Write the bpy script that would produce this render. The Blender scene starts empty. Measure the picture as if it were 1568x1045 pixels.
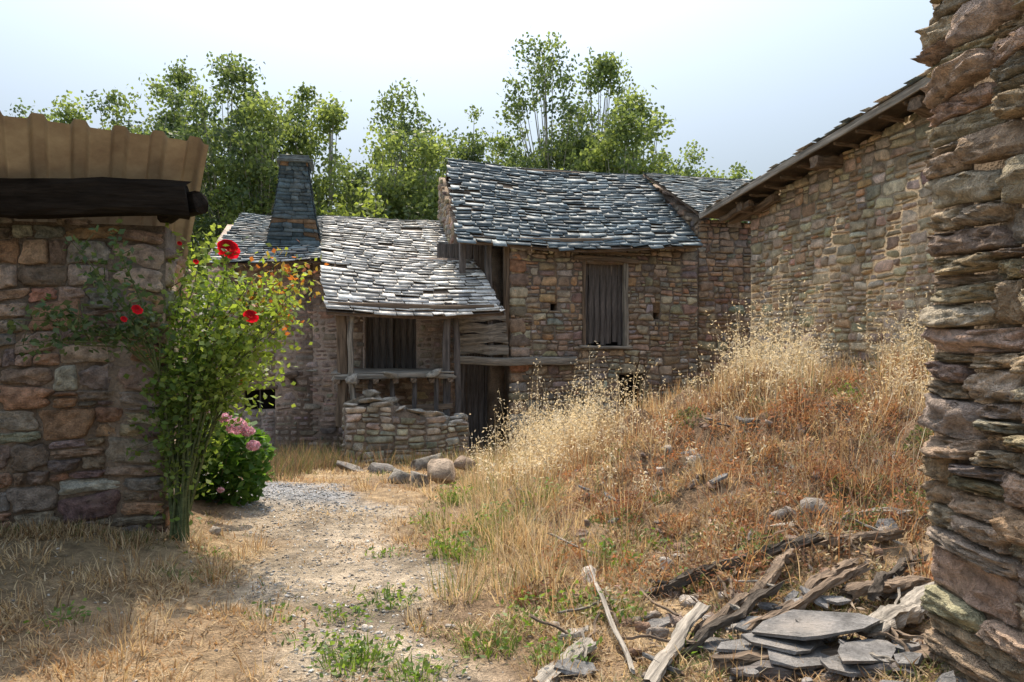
import bpy, bmesh, math, random
import numpy as np
from mathutils import Vector, Matrix
random.seed(7)
scene = bpy.context.scene
COL = scene.collection

# ---------------------------------------------------------------- helpers
def S(t):
    t = np.clip(t, 0, 1); return t*t*(3-2*t)
def fnoise(x, y, f=1.0, seed=0, octs=3):
    r = np.random.default_rng(seed); out = 0; a = 1.0; tot = 0
    for o in range(octs):
        for k in range(4):
            th = r.uniform(0, 6.283); ff = f*(2**o)*r.uniform(.7, 1.35); ph = r.uniform(0, 6.283)
            out = out + a*np.sin(x*math.cos(th)*ff + y*math.sin(th)*ff + ph + 1.3*np.sin(x*ff*.37*math.sin(th)+y*ff*.41+ph))
        tot += a*2; a *= .5
    return out/tot
def mk(name, V, F, mat, C=None, smooth=False, parent=None):
    V = np.asarray(V, dtype=np.float32).reshape(-1, 3)
    bad = int((~np.isfinite(V)).sum())
    if bad: print('NAN', name, bad); V = np.nan_to_num(V)
    k0 = len(F[0])
    if any(len(f) != k0 for f in F) if not isinstance(F, np.ndarray) else False:
        me = bpy.data.meshes.new(name); me.from_pydata(V.tolist(), [], [tuple(int(i) for i in f) for f in F]); m = len(F)
    else:
        F = np.asarray(F, dtype=np.int32)
        k = F.shape[1]; m = F.shape[0]
        me = bpy.data.meshes.new(name)
        me.vertices.add(len(V)); me.vertices.foreach_set('co', V.ravel())
        me.loops.add(m*k); me.loops.foreach_set('vertex_index', F.ravel())
        me.polygons.add(m); me.polygons.foreach_set('loop_start', np.arange(0, m*k, k, dtype=np.int32))
    me.update(calc_edges=True)
    if smooth: me.polygons.foreach_set('use_smooth', np.ones(m, dtype=bool))
    if C is not None:
        C = np.asarray(C, dtype=np.float32)
        C4 = np.ones((len(V), 4), dtype=np.float32); C4[:, :3] = C
        me.color_attributes.new('Col', 'FLOAT_COLOR', 'POINT').data.foreach_set('color', C4.ravel())
    me.materials.append(mat)
    o = bpy.data.objects.new(name, me); COL.objects.link(o)
    if parent is not None: o.parent = parent
    return o
def group(name):
    o = bpy.data.objects.new(name, None); COL.objects.link(o); o.empty_display_size = .2
    return o

# ---------------------------------------------------------------- materials
def newmat(name):
    m = bpy.data.materials.new(name); m.use_nodes = True
    nt = m.node_tree; nt.nodes.clear()
    return m, nt, nt.nodes, nt.links
def N(nt, typ, **kw):
    n = nt.nodes.new(typ)
    for k, v in kw.items(): setattr(n, k, v)
    return n
def noise(nt, vec, scale, detail=3, rough=.6):
    n = N(nt, 'ShaderNodeTexNoise'); n.inputs['Scale'].default_value = scale
    n.inputs['Detail'].default_value = detail; n.inputs['Roughness'].default_value = rough
    nt.links.new(vec, n.inputs['Vector']); return n
def maprange(nt, val, a, b, c, d):
    n = N(nt, 'ShaderNodeMapRange'); nt.links.new(val, n.inputs[0])
    for i, v in enumerate((a, b, c, d)): n.inputs[i+1].default_value = v
    return n
def mulcol(nt, c, f):
    n = N(nt, 'ShaderNodeVectorMath', operation='MULTIPLY'); nt.links.new(c, n.inputs[0]); nt.links.new(f, n.inputs[1]); return n
def mixc(nt, fac, a, b, blend='MIX'):
    n = N(nt, 'ShaderNodeMix', data_type='RGBA', blend_type=blend)
    if isinstance(fac, (int, float)): n.inputs[0].default_value = fac
    else: nt.links.new(fac, n.inputs[0])
    for s, v in ((n.inputs[6], a), (n.inputs[7], b)):
        if isinstance(v, tuple): s.default_value = (*v, 1)
        else: nt.links.new(v, s)
    return n
def surf_mat(name, color=None, rough=.9, scale=6, var=(.6, 1.35), fine=60, bump=.5, bdist=.02, patch=None, spec=.3, stretch=None):
    m, nt, ns, ln = newmat(name)
    tc = N(nt, 'ShaderNodeTexCoord'); vec = tc.outputs['Object']
    if stretch:
        mp = N(nt, 'ShaderNodeMapping'); mp.inputs['Scale'].default_value = stretch; ln.new(vec, mp.inputs[0]); vec = mp.outputs[0]
    n1 = noise(nt, vec, scale); n2 = noise(nt, vec, fine, 3, .7)
    if color is None:
        at = N(nt, 'ShaderNodeAttribute', attribute_name='Col'); c = at.outputs['Color']
    else:
        rg = N(nt, 'ShaderNodeRGB'); rg.outputs[0].default_value = (*color, 1); c = rg.outputs[0]
    f1 = maprange(nt, n1.outputs[0], .3, .7, var[0], var[1]); c = mulcol(nt, c, f1.outputs[0]).outputs[0]
    f2 = maprange(nt, n2.outputs[0], .3, .7, .7, 1.28); c = mulcol(nt, c, f2.outputs[0]).outputs[0]
    if patch:
        n3 = noise(nt, vec, patch[1], 4, .65); f3 = maprange(nt, n3.outputs[0], patch[2], patch[3], 0, patch[4])
        c = mixc(nt, f3.outputs[0], c, patch[0]).outputs[2]
    b = N(nt, 'ShaderNodeBsdfPrincipled'); ln.new(c, b.inputs['Base Color'])
    b.inputs['Roughness'].default_value = rough; b.inputs['Specular IOR Level'].default_value = spec
    ad = N(nt, 'ShaderNodeMath', operation='ADD'); ln.new(n1.outputs[0], ad.inputs[0]); ln.new(n2.outputs[0], ad.inputs[1])
    bp = N(nt, 'ShaderNodeBump'); bp.inputs['Strength'].default_value = bump; bp.inputs['Distance'].default_value = bdist
    ln.new(ad.outputs[0], bp.inputs['Height']); ln.new(bp.outputs[0], b.inputs['Normal'])
    o = N(nt, 'ShaderNodeOutputMaterial'); ln.new(b.outputs[0], o.inputs[0])
    return m
def leaf_mat(name, trans=.45, tcol=(1.1, 1.15, .55), rough=.55):
    m, nt, ns, ln = newmat(name)
    at = N(nt, 'ShaderNodeAttribute', attribute_name='Col')
    b = N(nt, 'ShaderNodeBsdfPrincipled'); ln.new(at.outputs['Color'], b.inputs['Base Color']); b.inputs['Roughness'].default_value = rough
    b.inputs['Specular IOR Level'].default_value = .3
    rg = N(nt, 'ShaderNodeRGB'); rg.outputs[0].default_value = (*tcol, 1)
    mu = mulcol(nt, at.outputs['Color'], rg.outputs[0])
    t = N(nt, 'ShaderNodeBsdfTranslucent'); ln.new(mu.outputs[0], t.inputs[0])
    mx = N(nt, 'ShaderNodeMixShader'); mx.inputs[0].default_value = trans
    ln.new(b.outputs[0], mx.inputs[1]); ln.new(t.outputs[0], mx.inputs[2])
    o = N(nt, 'ShaderNodeOutputMaterial'); ln.new(mx.outputs[0], o.inputs[0])
    return m

M_stone = surf_mat('stone_rubble', None, .92, 9, (.55, 1.4), 70, .8, .025, patch=((.24, .20, .16), 2.3, .5, .75, .45))
M_stonenear = surf_mat('stone_near', None, .92, 14, (.5, 1.45), 80, 1.0, .035, patch=((.35, .28, .20), 6, .52, .72, .45))
M_mortar = surf_mat('mortar_earth', (.25, .19, .14), .95, 4, (.6, 1.3), 45, .8, .03)
M_mortar_tan = surf_mat('mortar_tan', (.44, .34, .23), .95, 3, (.6, 1.3), 40, .8, .03)
M_mortar_pink = surf_mat('mortar_pink', (.50, .39, .32), .95, 2.5, (.6, 1.25), 35, .7, .03, patch=((.18, .14, .12), 1.2, .5, .7, .7))
M_slate = surf_mat('slate', None, .6, 9, (.6, 1.4), 60, .3, .006, patch=((.27, .29, .26), 5, .55, .75, .45), spec=.35)
M_slatebleach = surf_mat('slate_bleached', None, .5, 9, (.65, 1.3), 60, .3, .006, patch=((.24, .21, .17), 3, .58, .8, .5), spec=.5)
M_board = surf_mat('roof_boarding', (.14, .10, .07), .9, 5, (.6, 1.3), 50, .5, .01)
M_wood_dark = surf_mat('wood_dark', (.115, .10, .092), .8, 6, (.4, 1.8), 30, .8, .012, stretch=(.25, 3, 3))
M_wood_black = surf_mat('wood_charred', (.02, .016, .013), .9, 6, (.5, 1.6), 30, .8, .012, stretch=(.25, 3, 3), spec=.08)
M_wood_burnt = surf_mat('wood_burnt', (.07, .058, .047), .9, 6, (.3, 2.2), 30, 1, .015, stretch=(.25, 3, 3), spec=.1)
M_wood_grey = surf_mat('wood_weathered', (.30, .265, .22), .85, 6, (.35, 1.5), 26, .9, .012, stretch=(.22, 3.5, 3.5))
M_wood_brown = surf_mat('wood_old_brown', (.18, .13, .09), .85, 6, (.4, 1.6), 26, .9, .012, stretch=(.22, 3.5, 3.5))
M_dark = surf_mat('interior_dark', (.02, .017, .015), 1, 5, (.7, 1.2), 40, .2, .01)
M_bark = surf_mat('bark', (.40, .37, .31), .95, 5, (.5, 1.4), 25, .8, .03)
M_stem = surf_mat('rose_stem', (.10, .12, .05), .7, 20, (.6, 1.4), 80, .3, .004)
M_leaf = leaf_mat('tree_foliage', .55, (1.2, 1.25, .65), .5)
M_leaf2 = leaf_mat('shrub_foliage', .5, (1.3, 1.3, .5), .5)
M_grass = leaf_mat('grass_blades', .4, (1.1, 1.0, .8), .7)
M_petal = leaf_mat('petals', .35, (1.2, .7, .8), .6)
M_rock = surf_mat('rubble_rock', None, .92, 10, (.5, 1.4), 60, .9, .03)

# ---------------------------------------------------------------- generic geometry
def boxes(corners):
    n = len(corners); V = np.asarray(corners, float).reshape(-1, 3)
    f = np.array([[0, 3, 2, 1], [4, 5, 6, 7], [0, 1, 5, 4], [1, 2, 6, 5], [2, 3, 7, 6], [3, 0, 4, 7]])
    F = (f[None] + (np.arange(n)*8)[:, None, None]).reshape(-1, 4)
    return V, F
def beam(name, p0, p1, w, h, mat, side=None, wob=.01, parent=None, nseg=10, taper=1.0, seed=None, ragged=0.):
    p0 = Vector(p0); p1 = Vector(p1); L = (p1-p0).length; X = (p1-p0).normalized()
    if side is None:
        side = Vector((0, 0, 1)).cross(X)
        if side.length < .01: side = Vector((0, 1, 0))
    side = Vector(side).normalized(); Z = X.cross(side).normalized(); Y = Z.cross(X).normalized()
    r = np.random.default_rng(seed if seed is not None else random.randint(0, 99999))
    sec = np.array([(-1, -.72), (-.8, -1), (0, -1.03), (.8, -1), (1, -.72), (1.02, 0), (1, .72), (.8, 1), (0, 1.03), (-.8, 1), (-1, .72), (-1.02, 0)])
    k = len(sec); V = []; F = []
    ph = r.uniform(0, 6, 4)
    secn = 1 + r.normal(0, .02, (k, 2))*(wob/.01)
    for i in range(nseg+1):
        t = i/nseg; tp = 1+(taper-1)*t
        oy = wob*math.sin(t*5+ph[0])+wob*.5*math.sin(t*13+ph[1]); oz = wob*math.sin(t*4+ph[2])+wob*.5*math.sin(t*11+ph[3])
        jj = sec*secn*(1+r.normal(0, .012*wob/.01+ragged, (k, 2)))
        endx = r.normal(0, wob*.8+ragged*.15, k) if i in (0, nseg) else np.zeros(k)
        for j in range(k): V.append((t*L+endx[j], jj[j, 0]*w/2*tp+oy, jj[j, 1]*h/2*tp+oz))
    for i in range(nseg):
        for j in range(k): F.append((i*k+j, i*k+(j+1) % k, (i+1)*k+(j+1) % k, (i+1)*k+j))
    me = bpy.data.meshes.new(name)
    F2 = [tuple(reversed(f)) for f in F]
    F2.append(tuple(range(k))); F2.append(tuple(reversed(range(nseg*k, nseg*k+k))))
    me.from_pydata(V, [], F2); me.materials.append(mat); me.update()
    o = bpy.data.objects.new(name, me); COL.objects.link(o)
    m = Matrix.Identity(4)
    for i in range(3): m[i][0] = X[i]; m[i][1] = Y[i]; m[i][2] = Z[i]; m[i][3] = p0[i]
    if parent is not None: o.parent = parent
    o.matrix_basis = m
    return o
def tube(V, F, pts, rad, k=6):
    pts = [Vector(p) for p in pts]; b = len(V)
    for i, p in enumerate(pts):
        d = (pts[min(i+1, len(pts)-1)]-pts[max(i-1, 0)]).normalized()
        u = d.cross(Vector((.13, .9, .31))).normalized(); v = d.cross(u)
        for j in range(k):
            a = 6.2832*j/k; q = p+(u*math.cos(a)+v*math.sin(a))*rad[i]; V.append(tuple(q))
    for i in range(len(pts)-1):
        for j in range(k): F.append((b+i*k+j, b+i*k+(j+1) % k, b+(i+1)*k+(j+1) % k, b+(i+1)*k+j))

def stones(rects, depth, pal, palw, rng, res, proud=.0, rough=.12, depthvar=.35, sharp=1.0):
    rects = np.asarray(rects); n = len(rects)
    if res == 1: a = np.array([-1, -.95, -.72, -.3, .3, .72, .95, 1.])
    else: a = np.array([-1, -.985, -.93, -.82, -.65, -.45, -.22, 0, .22, .45, .65, .82, .93, .985, 1.])
    k = len(a); A, B = np.meshgrid(a, a, indexing='ij'); A = A.ravel()[None]; B = B.ravel()[None]
    p = rng.uniform(3.2, 10, (n, 1))*sharp
    mx = np.maximum(np.abs(A), np.abs(B))
    r = np.where(mx < 1e-6, 1.0, (np.abs(A)**p+np.abs(B)**p)**(1/p)/np.maximum(mx, 1e-6))
    a2 = A/r; b2 = B/r
    th = np.arctan2(B, A); wob = 1
    for q in (2, 3, 5, 7):
        wob = wob + rough*.45/math.sqrt(q/2)*rng.normal(0, 1, (n, 1))*mx*np.sin(q*th+rng.uniform(0, 6.28, (n, 1)))
    wob = np.clip(wob, .66, 1.06)
    a2 = a2*wob*(1+rough*.7*rng.normal(0, .6, (n, 1))*b2) ; b2 = b2*wob*(1+rough*.7*rng.normal(0, .6, (n, 1))*a2)
    a2 = np.clip(a2, -1.1, 1.1); b2 = np.clip(b2, -1.12, 1.12)
    hs = (rects[:, 1]-rects[:, 0])[:, None]/2; hz = (rects[:, 3]-rects[:, 2])[:, None]/2
    cs = (rects[:, 1]+rects[:, 0])[:, None]/2; cz = (rects[:, 3]+rects[:, 2])[:, None]/2
    rot = rng.normal(0, .03+rough*.18, (n, 1))
    s = cs+a2*hs-rot*b2*hz; z = cz+b2*hz+rot*a2*hs*.6
    D = depth*np.clip(1+depthvar*rng.normal(0, 1, (n, 1)), .35, 2)
    edge = np.clip((1-mx)/(.22/sharp), 0, 1); prof = edge**(.45/sharp)
    h = D*1.1+0*A
    for q in range(5):
        an = rng.uniform(0, 6.28, (n, 1)); h = np.minimum(h, D*(rng.uniform(.75, 1.5, (n, 1))+rng.uniform(.1, .7, (n, 1))*(np.cos(an)*A+np.sin(an)*B)))
    h = np.maximum(h, D*.3)*prof
    for q in range(4):
        f = (3+3.6*q)
        h = h + depth*.16/(1+.5*q)*np.sin(f*A*rng.uniform(.4, 1.3, (n, 1))+rng.uniform(0, 6.28, (n, 1))+1.5*B)*np.sin(f*B*rng.uniform(.4, 1.3, (n, 1))+rng.uniform(0, 6.28, (n, 1)))*prof
    h = h+depth*.10*rng.normal(0, 1, h.shape)*prof
    h = np.where(mx > .999, -.05, np.maximum(h, .1*depth)) + proud
    pal = np.asarray(pal); ci = rng.choice(len(pal), n, p=np.array(palw)/sum(palw))
    c = pal[ci]*rng.uniform(.7, 1.3, (n, 1))*(1+rng.normal(0, .05, (n, 3)))
    C = np.repeat(np.clip(c, .01, .9)[:, None, :], k*k, axis=1).reshape(-1, 3)
    idx = np.arange(k*k).reshape(k, k)
    f = np.stack([idx[:-1, :-1], idx[1:, :-1], idx[1:, 1:], idx[:-1, 1:]], -1).reshape(-1, 4)
    F = (f[None]+(np.arange(n)*k*k)[:, None, None]).reshape(-1, 4)
    return s.ravel(), h.ravel(), z.ravel(), F, C

def layout(L, z0, z1, hr, wr, rng):
    out = []
    def split(s0, s1, a, b):
        w, h = s1-s0, b-a
        cansplit_w = w > wr[0]*2; cansplit_h = h > hr[0]*2
        big = w > wr[1] or h > hr[1]
        if not big and (rng.random() < .55 or not (cansplit_w or cansplit_h)): out.append([s0, s1, a, b]); return
        asp = w/h
        if (asp > 2.0*rng.uniform(.5, 1.8) and cansplit_w) or not cansplit_h:
            if not cansplit_w: out.append([s0, s1, a, b]); return
            c = s0+w*rng.uniform(.3, .7); split(s0, c, a, b); split(c, s1, a, b)
        else:
            c = a+h*rng.uniform(.3, .7); split(s0, s1, a, c); split(s0, s1, c, b)
    z = z0
    while z < z1:
        h = rng.uniform(hr[1]*.9, hr[1]*1.7); s = 0
        while s < L-.01:
            w = rng.uniform(wr[1]*.6, wr[1]*2.2)
            if L-s-w < wr[0]*1.5: w = L-s
            split(s, s+w, z, z+h); s += w
        z += h
    return out
def stone_wall(name, p0, p1, z0, ztop, parent, pal, palw, hr=(.07, .22), wr=(.12, .45), depth=.03, holes=(), mortar=None,
               mat=None, res=1, seed=1, thick=.4, gap=.006, rough=.14, proud=0., warp=.035, back=True, depthvar=.35, zwarp=2.2, sharp=1.0):
    rng = np.random.default_rng(seed)
    p0 = np.array(p0, float); p1 = np.array(p1, float); L = np.linalg.norm(p1-p0); e = (p1-p0)/L; n = np.array([e[1], -e[0]])
    zt = ztop if callable(ztop) else (lambda s, _z=ztop: _z+0*s)
    zmax = max(float(zt(s)) for s in np.linspace(0, L, 30))
    rects = []
    for r in layout(L, z0, zmax, hr, wr, rng):
        c = ((r[0]+r[1])/2, (r[2]+r[3])/2); ok = True
        if c[1] > float(zt(c[0])): continue
        r[3] = min(r[3], max(float(zt(c[0]))+.02, r[2]+.03))
        for (h0, h1, g0, g1) in holes:
            if r[0] < h1 and r[1] > h0 and r[2] < g1 and r[3] > g0:
                if h0 < c[0] < h1 and g0 < c[1] < g1: ok = False; break
                if c[0] <= h0: r[1] = h0
                elif c[0] >= h1: r[0] = h1
                elif c[1] >= g1: r[2] = g1
                else: r[3] = g0
        if ok and r[1]-r[0] > .03 and r[3]-r[2] > .025: rects.append([r[0]+gap, r[1]-gap, r[2]+gap, r[3]-gap])
    s, h, zz, F, C = stones(rects, depth, pal, palw, rng, res, proud, rough, depthvar, sharp)
    env = np.ones_like(s)
    for (h0, h1, g0, g1) in holes:
        dist = np.maximum(np.maximum(h0-s, s-h1), np.maximum(g0-zz, zz-g1)); env *= np.clip(dist/.3, 0, 1)
    env *= np.clip(np.minimum(s, L-s)/.15, .3, 1)
    s2 = s+warp*env*fnoise(s, zz, 3, seed+5, 2); z2 = zz+warp*env*zwarp*fnoise(s, zz, 2.2, seed+9, 2)
    V = np.stack([p0[0]+e[0]*s2+n[0]*h, p0[1]+e[1]*s2+n[1]*h, z2], -1)
    mk(name+'_stones', V, F, mat or M_stone, C, True, parent)
    if back:
        bs = sorted(set([0, L]+[x for hh in holes for x in hh[:2] if 0 < x < L]+list(np.linspace(0, L, 6)[1:-1])))
        cs = []
        for a, b in zip(bs[:-1], bs[1:]):
            mid = (a+b)/2; cur = z0-.3; iv = []
            for hh in sorted([q for q in holes if q[0] < mid < q[1]], key=lambda q: q[2]):
                iv.append((cur, hh[2], hh[2])); cur = hh[3]
            iv.append((cur, float(zt(a)), float(zt(b))))
            for (lo, ta, tb) in iv:
                def P(s_, off, z_): return (p0[0]+e[0]*s_+n[0]*off, p0[1]+e[1]*s_+n[1]*off, z_)
                cs.append([P(a, 0, lo), P(b, 0, lo), P(b, -thick, lo), P(a, -thick, lo), P(a, 0, ta), P(b, 0, tb), P(b, -thick, tb), P(a, -thick, ta)])
        V, F = boxes(cs); mk(name+'_core', V, F, mortar or M_mortar, None, False, parent)
    def pt(s_, off, z_): return Vector((p0[0]+e[0]*s_+n[0]*off, p0[1]+e[1]*s_+n[1]*off, z_))
    return pt, Vector((e[0], e[1], 0)), Vector((n[0], n[1], 0)), L

def polyl(pts, t):
    pts = np.asarray(pts, float); seg = np.linalg.norm(np.diff(pts, axis=0), axis=1); cum = np.concatenate([[0], np.cumsum(seg)])/seg.sum()
    return np.stack([np.interp(t, cum, pts[:, i]) for i in range(3)], -1)
def slate_roof(name, Lp, Rp, parent, pal, palw, expo=.13, wr=(.16, .38), th=.010, mat=None, seed=1, sag=.03, jit=.02, under=.06):
    rng = np.random.default_rng(seed)
    Lp = np.array(Lp, float); Rp = np.array(Rp, float)
    slope = np.linalg.norm(np.diff(Lp, axis=0), axis=1).sum(); width = np.linalg.norm(Rp[0]-Lp[0])*.5+np.linalg.norm(Rp[-1]-Lp[-1])*.5
    rows = int(slope/expo); dt = 1/rows
    def P(s, t):
        a = polyl(Lp, np.clip(t, 0, 1)); b = polyl(Rp, np.clip(t, 0, 1)); over = np.clip(t-1, 0, 1)
        q = a+(b-a)*np.asarray(s)[..., None]
        d = (Lp[-1]-Lp[-2]); d = d/np.linalg.norm(d)
        q = q+over[..., None]*slope*d
        q[..., 2] += sag*fnoise(np.asarray(s)*width, np.asarray(t)*slope, 1.1, seed+3, 2) - sag*1.2*np.sin(np.clip(s, 0, 1)*math.pi)
        return q
    nrm = np.cross(Rp[0]-Lp[0], Lp[-1]-Lp[0]); nrm /= np.linalg.norm(nrm)
    if nrm[2] < 0: nrm = -nrm
    s0 = []; s1 = []; t0 = []; t1 = []
    for i in range(rows+1):
        s = -rng.uniform(0, .02)
        while s < 1:
            w = rng.uniform(*wr)/width
            e = min(s+w, 1+rng.uniform(-.004, .012))
            if rng.random() > .012:
                s0.append(s+.001); s1.append(e-.0005); t0.append(max((i-1.0)*dt, 0)); t1.append((i+.25)*dt+rng.normal(0, jit)*dt*6/ (1 if i < rows else .6))
            s = e
            if s >= .998: break
    s0, s1, t0, t1 = map(np.array, (s0, s1, t0, t1)); n = len(s0)
    tj = rng.normal(0, .14*dt, n)
    a = P(s0, t0); b = P(s1, t0); c = P(s1-rng.uniform(0, .02, n)/width, t1+tj); d = P(s0+rng.uniform(0, .02, n)/width, t1-tj)
    lift = (th*1.5+np.abs(rng.normal(0, .005, n)))[:, None]*nrm; lift2 = lift+rng.normal(0, .003, n)[:, None]*nrm
    T = (th*rng.uniform(.7, 1.6, n))[:, None]*nrm
    cor = np.stack([a, b, c+lift, d+lift2, a+T*.5, b+T*.5, c+lift+T, d+lift2+T], 1)
    V, F = boxes(cor)
    pal = np.asarray(pal); col = pal[rng.choice(len(pal), n, p=np.array(palw)/sum(palw))]*rng.uniform(.6, 1.4, (n, 1))
    mk(name+'_slates', V, F, mat or M_slate, np.repeat(col, 8, 0), False, parent)
    g_ = np.linspace(0, 1, 9); SS, TT = np.meshgrid(g_, g_, indexing='ij'); q = P(SS.ravel(), TT.ravel())-nrm*.012
    idx = np.arange(81).reshape(9, 9); f = np.stack([idx[:-1, :-1], idx[:-1, 1:], idx[1:, 1:], idx[1:, :-1]], -1).reshape(-1, 4)
    V = np.concatenate([q, q-nrm*under]); F = [tuple(x) for x in f]+[tuple(x[::-1]+81) for x in f]
    ring = list(idx[0, :])+list(idx[1:, -1])+list(idx[-1, ::-1][1:])+list(idx[::-1, 0][1:-1])
    for i in range(len(ring)): F.append((ring[i], ring[(i+1) % len(ring)], ring[(i+1) % len(ring)]+81, ring[i]+81))
    mk(name+'_boarding', V, F, M_board, None, False, parent)

# ---------------------------------------------------------------- terrain
def pathmask(x, y):
    xc = -.75-(y-3.8)*.33-.55*np.clip(y-6.8, 0, 20)**1.4; hw = .56+.07*(y-3.8)+.20*np.clip(y-6.8, 0, 3)
    d = np.abs(x-xc)/hw
    return 1-S((d-.5+.4*fnoise(x, y, 3, 77, 3))/.8)
def g(x, y):
    x = np.asarray(x, float); y = np.asarray(y, float)
    b = -.7*S((y-7)/9)
    b = b+.2*S((-x-2.1)/1.2)*S((y-3.4)/1.8)*(1-S((y-6.3)/2))
    m = (.8+.085*np.clip(x, 0, 6))*S((x+1.0+.3*fnoise(x, y, 1.2, 3, 1))/3.5)*S((y-3.6)/5)*(1-S((y-9.6)/4)*(1-.75*S((x-4.2)/1.5)))
    zone = S((x-.1)/1.2)*S((y-4.2)/1.2)*(1-S((y-9)/2))
    b = b+m*(1+.06*fnoise(x, y, 2.2, 4, 2))+.14*S((x-.9)/.9)*(1-S((y-5)/2))*S((y-1)/2)
    b = b+zone*(.11*fnoise(x, y, 5.0, 14, 3)+.06*fnoise(x, y, 9.0, 15, 2))
    near = np.exp(-((x/14)**2+((y-7)/14)**2))
    b = b+near*(.022*fnoise(x, y, 3.1, 8, 3)+.012*fnoise(x, y, 11, 18, 2))*(1-.5*pathmask(x, y))
    return b
def coords(lo, hi, step, far):
    c = np.arange(lo, hi, step); o1 = []; v = lo; st = step
    while v > -far: st *= 1.35; v -= st; o1.append(v)
    o2 = []; v = hi; st = step
    while v < far: st *= 1.35; o2.append(v); v += st
    return np.concatenate([np.array(o1[::-1]), c, np.array(o2)])
xs = coords(-8, 8, .05, 500); ys = coords(1.5, 16, .05, 600)
X, Y = np.meshgrid(xs, ys, indexing='ij'); Z = g(X, Y)
V = np.stack([X, Y, Z], -1).reshape(-1, 3)
idx = np.arange(X.size).reshape(X.shape); F = np.stack([idx[:-1, :-1], idx[1:, :-1], idx[1:, 1:], idx[:-1, 1:]], -1).reshape(-1, 4)
pm = pathmask(X, Y)[..., None]
soil = np.array([.25, .165, .10]); straw = np.array([.46, .33, .19]); pathc = np.array([.56, .46, .34]); grav = np.array([.35, .36, .38]); rust = np.array([.20, .12, .075])
n1 = (.5+.5*fnoise(X, Y, 2.6, 21, 3))[..., None]
c = soil*(1-n1)+straw*n1
mo = (S((X-.2)/1.5)*S((Y-4.6)/1.5)*(1-S((Y-9)/2)))[..., None]*.7
c = c*(1-mo)+rust*mo*(.8+.6*fnoise(X, Y, 4, 91, 3))[..., None]
pv = (.78+.35*fnoise(X, Y, 5, 29, 3))[..., None]
c = c*(1-pm*.85)+pathc*pv*pm*.85
gm = (pathmask(X, Y)*S((Y-6.9)/.9))[..., None]*.85; c = c*(1-gm)+grav*gm
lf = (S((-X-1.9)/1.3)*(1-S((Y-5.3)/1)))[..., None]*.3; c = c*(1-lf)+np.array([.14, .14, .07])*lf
far = S((np.hypot(X, Y)-20)/15)[..., None]; c = c*(1-far)+np.array([.10, .13, .05])*far
M_ground = surf_mat('ground_soil', None, .97, 9, (.55, 1.35), 55, 1, .04)
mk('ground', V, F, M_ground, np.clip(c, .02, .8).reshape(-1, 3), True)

# ---------------------------------------------------------------- houses
shed = group('stone_shed')
lw = [(.42, .31, .23), (.45, .28, .18), (.34, .30, .265), (.48, .37, .28), (.31, .23, .19), (.56, .48, .40)]
stone_wall('shed_front', (-4.9, 5.25), (-2.72, 5.8), -.15, 2.5, shed, lw, [3, 3, 2, 2, 2, 1], hr=(.06, .25), wr=(.11, .5), depth=.05, res=2, mat=M_stonenear,
    seed=5, gap=.007, rough=.2, warp=.035, thick=.45, zwarp=1.6, sharp=1.3)
stone_wall('shed_side', (-2.72, 5.8), (-3.5, 8.2), -.3, 2.3, shed, lw, [3, 3, 2, 2, 2, 1], hr=(.11, .24), wr=(.2, .5), depth=.05, res=1, seed=6, thick=.4)
a0 = np.array([-2.295, 5.6, 3.085]); ed = np.array([-.835, -.55, 0]); dn = np.array([-.50, .835, -.60])
nu = 420; Wd = 3.6; us = np.linspace(0, Wd, nu); vs = np.linspace(0, 3.2, 6)
UU, VV = np.meshgrid(us, vs, indexing='ij')
ph = (UU/.25) % 1.0; hgt = .06*(S((ph-.12)/.12)-S((ph-.5)/.12))
up = np.cross(ed, dn); up = up/np.linalg.norm(up)*(1 if np.cross(ed, dn)[2] > 0 else -1)
q = a0+ed*UU[..., None]+dn*VV[..., None]+up*(hgt+.016*np.sin(UU*2.2)+.006*np.sin(UU*7))[..., None]
idx = np.arange(UU.size).reshape(UU.shape); f = np.stack([idx[:-1, :-1], idx[1:, :-1], idx[1:, 1:], idx[:-1, 1:]], -1).reshape(-1, 4)
m, nt, ns, ln = newmat('corrugated_sheet')
tc = N(nt, 'ShaderNodeTexCoord'); nn = noise(nt, tc.outputs['Object'], 3.5, 6, .7); f1 = maprange(nt, nn.outputs[0], .35, .7, 0, 1)
cm = mixc(nt, f1.outputs[0], (.40, .33, .23), (.22, .165, .115)); b = N(nt, 'ShaderNodeBsdfPrincipled'); ln.new(cm.outputs[2], b.inputs['Base Color']); b.inputs['Roughness'].default_value = .6
t = N(nt, 'ShaderNodeBsdfTranslucent'); ln.new(cm.outputs[2], t.inputs[0]); mx = N(nt, 'ShaderNodeMixShader'); mx.inputs[0].default_value = .04
ln.new(b.outputs[0], mx.inputs[1]); ln.new(t.outputs[0], mx.inputs[2]); o = N(nt, 'ShaderNodeOutputMaterial'); ln.new(mx.outputs[0], o.inputs[0])
mk('corrugated_roof', q.reshape(-1, 3), f, m, None, True, shed)
beam('lintel_beam', (-4.25, 5.0, 2.62), (-2.49, 5.68, 2.66), .2, .25, M_wood_black, wob=.022, parent=shed, ragged=.03)
beam('rafter', (-2.75, 5.85, 2.62), (-2.4, 5.67, 2.66), .12, .16, M_wood_black, wob=.01, parent=shed)

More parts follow.
